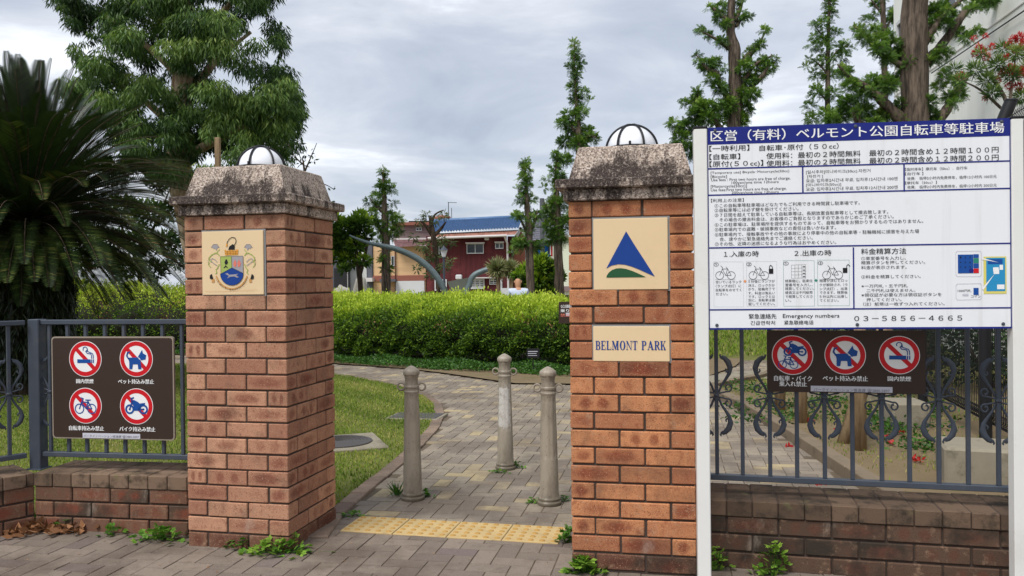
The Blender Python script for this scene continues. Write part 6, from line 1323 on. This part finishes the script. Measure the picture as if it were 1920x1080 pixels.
# bottlebrush with red flowers
cl = [(1800, 150, 12), (1830, 130, 14), (1850, 150, 14), (1790, 130, 10), (1870, 120, 14), (1895, 140, 16), (1905, 100, 16), (1915, 180, 16), (1860, 175, 14), (1880, 90, 10), (1840, 100, 8), (1930, 130, 18)]
g = Vector((W(1905, 400, 10).x, 10.0, 0)); t = thing('bottlebrush_tree', 'bottlebrush shrub with red flower spikes above the bent fence posts', 'shrub', g)
px_tubes(10, [(1910, 420, 6), (1905, 300, 5), (1890, 200, 4), (1860, 140, 2)], [[(1895, 220, 3), (1840, 170, 2), (1800, 150, 1)], [(1892, 200, 3), (1900, 140, 2), (1905, 95, 1)], [(1880, 180, 2), (1850, 130, 1.5), (1838, 98, .8)]], 1900).build('trunk', M['bark'], t, smooth=True)
O, D, V = clump_points(cl, 10, 1900, .4, 22); S = unit(np.cross(D, rdir(len(O)))); leaf_mesh('crown', O, D, S, rng.uniform(.07, .12, len(O)), .012, np.clip(V + .12, 0, 1), M['l_big'], t)
fl = [(1842, 95, 7), (1835, 88, 5), (1850, 105, 6), (1828, 100, 6), (1848, 68, 4), (1860, 88, 5), (1826, 72, 4), (1900, 75, 8), (1912, 70, 8), (1890, 85, 6), (1918, 85, 8), (1905, 95, 6), (1895, 130, 9), (1905, 140, 8), (1880, 135, 7), (1915, 135, 9), (1910, 160, 8), (1870, 150, 6), (1796, 144, 5), (1804, 141, 5), (1892, 162, 7), (1886, 108, 5), (1846, 184, 4)]
O, D, V = clump_points(fl, 10, 1900, .3, 60, sq=1.3); leaf_mesh('flowers', O, D, unit(np.cross(D, rdir(len(O)))), .035, .010, np.clip(V + .1, 0, 1), M['l_petal'], t)
for ch in t.children: ch.data.transform(Matrix.Translation(-g))

# ------------------------------------------------------------------ weeds in the paving joints
def weed(label, px, py, rad, n, hgt, L=.028, z=0.0, name='weed_plant', lvm=.55):
    c = G(px, py, z); q = np.column_stack([rng.normal(0, rad, n), rng.normal(0, rad * .55, n), hgt * rng.random(n) ** .8]); q[:, 2] *= np.exp(-(q[:, 0] / (rad * 1.7)) ** 2)
    d = unit(np.column_stack([q[:, 0] * 3 / rad * .3, q[:, 1] * .3 / rad - .35, np.full(n, .35)]) + rng.normal(0, .4, (n, 3))); s_ = unit(np.cross(d, [0, 0, 1.0]) + rng.normal(0, .25, (n, 3)))
    lv = np.clip(lvm + rng.normal(0, .15, n), 0, 1); C_, D_, S_, V_ = [], [], [], []
    for a in (-.9, 0, .9):                                             # three-lobed leaves
        dd = unit(d * math.cos(a) + s_ * math.sin(a)); C_.append(q); D_.append(dd); S_.append(unit(np.cross(np.cross(d, s_), dd))); V_.append(lv)
    t = thing(name, label, 'weed', c, 0, 'weeds along the wall feet and bollards')
    leaf_mesh('leaves', np.concatenate(C_), np.concatenate(D_), np.concatenate(S_), L, L * .8, np.concatenate(V_), M['l_weed'], t)
    b = MB()
    for k in range(0, n, 2): b.tube([(q[k, 0] * .3, q[k, 1] * .3, 0), (q[k, 0] * .8, q[k, 1] * .8, q[k, 2] * .7), tuple(q[k])], .0012, 4)
    b.build('stems', M['l_weed'], t)
weed('small weed under the left end of the straight low wall run', 130, 992, .045, 30, .07, lvm=.25); weed('little green weed midway along the straight low wall', 215, 1003, .035, 18, .06); weed('spreading weed tuft where the low wall meets the pillar', 300, 1012, .075, 80, .07); weed('single sprig at the front face of the coat of arms pillar', 372, 1018, .02, 12, .06)
weed('reddish tinged weed below the coat of arms pillar middle', 448, 1027, .05, 34, .06, lvm=.35); weed('largest bright clover-like weed at the pillar corner', 524, 1034, .075, 125, .08, .03, lvm=.8)
weed('bright round-leaved weed at the foot of the BELMONT PARK pillar', 1096, 1074, .04, 70, .075, .034, lvm=.85); weed('weed tuft at the inner corner of the BELMONT PARK pillar', 1063, 1018, .03, 30, .09)
weed('weed sprig beside the notice post on the stained wall', 1342, 1070, .035, 30, .12, lvm=.8); weed('tall light weed climbing the stained wall', 1452, 1078, .04, 60, .16, lvm=.85)
weed('small weed at the base of the bollard close to the BELMONT PARK pillar', 1002, 942, .03, 26, .03, .018); weed('weed behind the base of the bollard close to the BELMONT PARK pillar', 1055, 940, .025, 20, .05, .018); weed('weed at the base of the scraped bollard', 970, 878, .03, 26, .05, .02); weed('weed ring at the front of the scraped bollard', 935, 886, .04, 24, .025, .018)
weed('weed on the kerb by the coat of arms pillar side', 660, 968, .05, 30, .03, .02); weed('weed at the base of the bollard beside the lawn', 796, 932, .03, 26, .05, .02)
c = G(744, 930); t = thing('grass_tuft', 'spiky grass tuft beside the bollard at the lawn edge', 'weed', c, 0, 'weeds along the wall feet and bollards'); n = 46; d = unit(np.column_stack([rng.normal(0, .5, n), rng.normal(0, .5, n), np.full(n, .8)])); leaf_mesh('blades', rng.normal(0, .012, (n, 3)) * [1, 1, 0], d, unit(np.cross(d, rdir(n))), rng.uniform(.06, .13, n), .009, np.clip(.3 + rng.normal(0, .15, n), 0, 1), M['l_weed'], t)
# bushes beyond the mesh fence
for (x, y, h, w__, lab) in ((5.3, 7.4, 1.1, .8, 'dark bush beyond the mesh fence, close to the notice post'), (5.9, 10.2, 1.5, 1.1, 'tall dark bush beyond the mesh fence, below the white building'), (6.2, 13.6, 1.8, 1.3, 'farthest dark bush beyond the mesh fence')):
    t = thing('dark_bush', lab, 'shrub', (x, y, 0), group='bushes beyond the mesh fence'); b = MB()
    for k in range(5): a = k * 1.3; b.tube([(0, 0, 0), (math.cos(a) * w__ * .3, math.sin(a) * w__ * .3, h * .5), (math.cos(a) * w__ * .55, math.sin(a) * w__ * .55, h * .85)], [.03, .02, .008], 6)
    b.build('stems', M['bark_dark'], t); n = 5200; q = rdir(n) * (rng.random(n) ** .33)[:, None]; c = q * np.array([w__, w__, h * .55]) * (1 + .18 * np.sin(q[:, :1] * 7) * np.sin(q[:, 2:] * 6)) + [0, 0, h * .55]; d = unit(q + rng.normal(0, .5, (n, 3))); leaf_mesh('foliage', c, d, unit(np.cross(d, rdir(n))), .075, .034, np.clip(.18 + .2 * q[:, 2] + rng.normal(0, .1, n), 0, 1), M['l_big'], t)
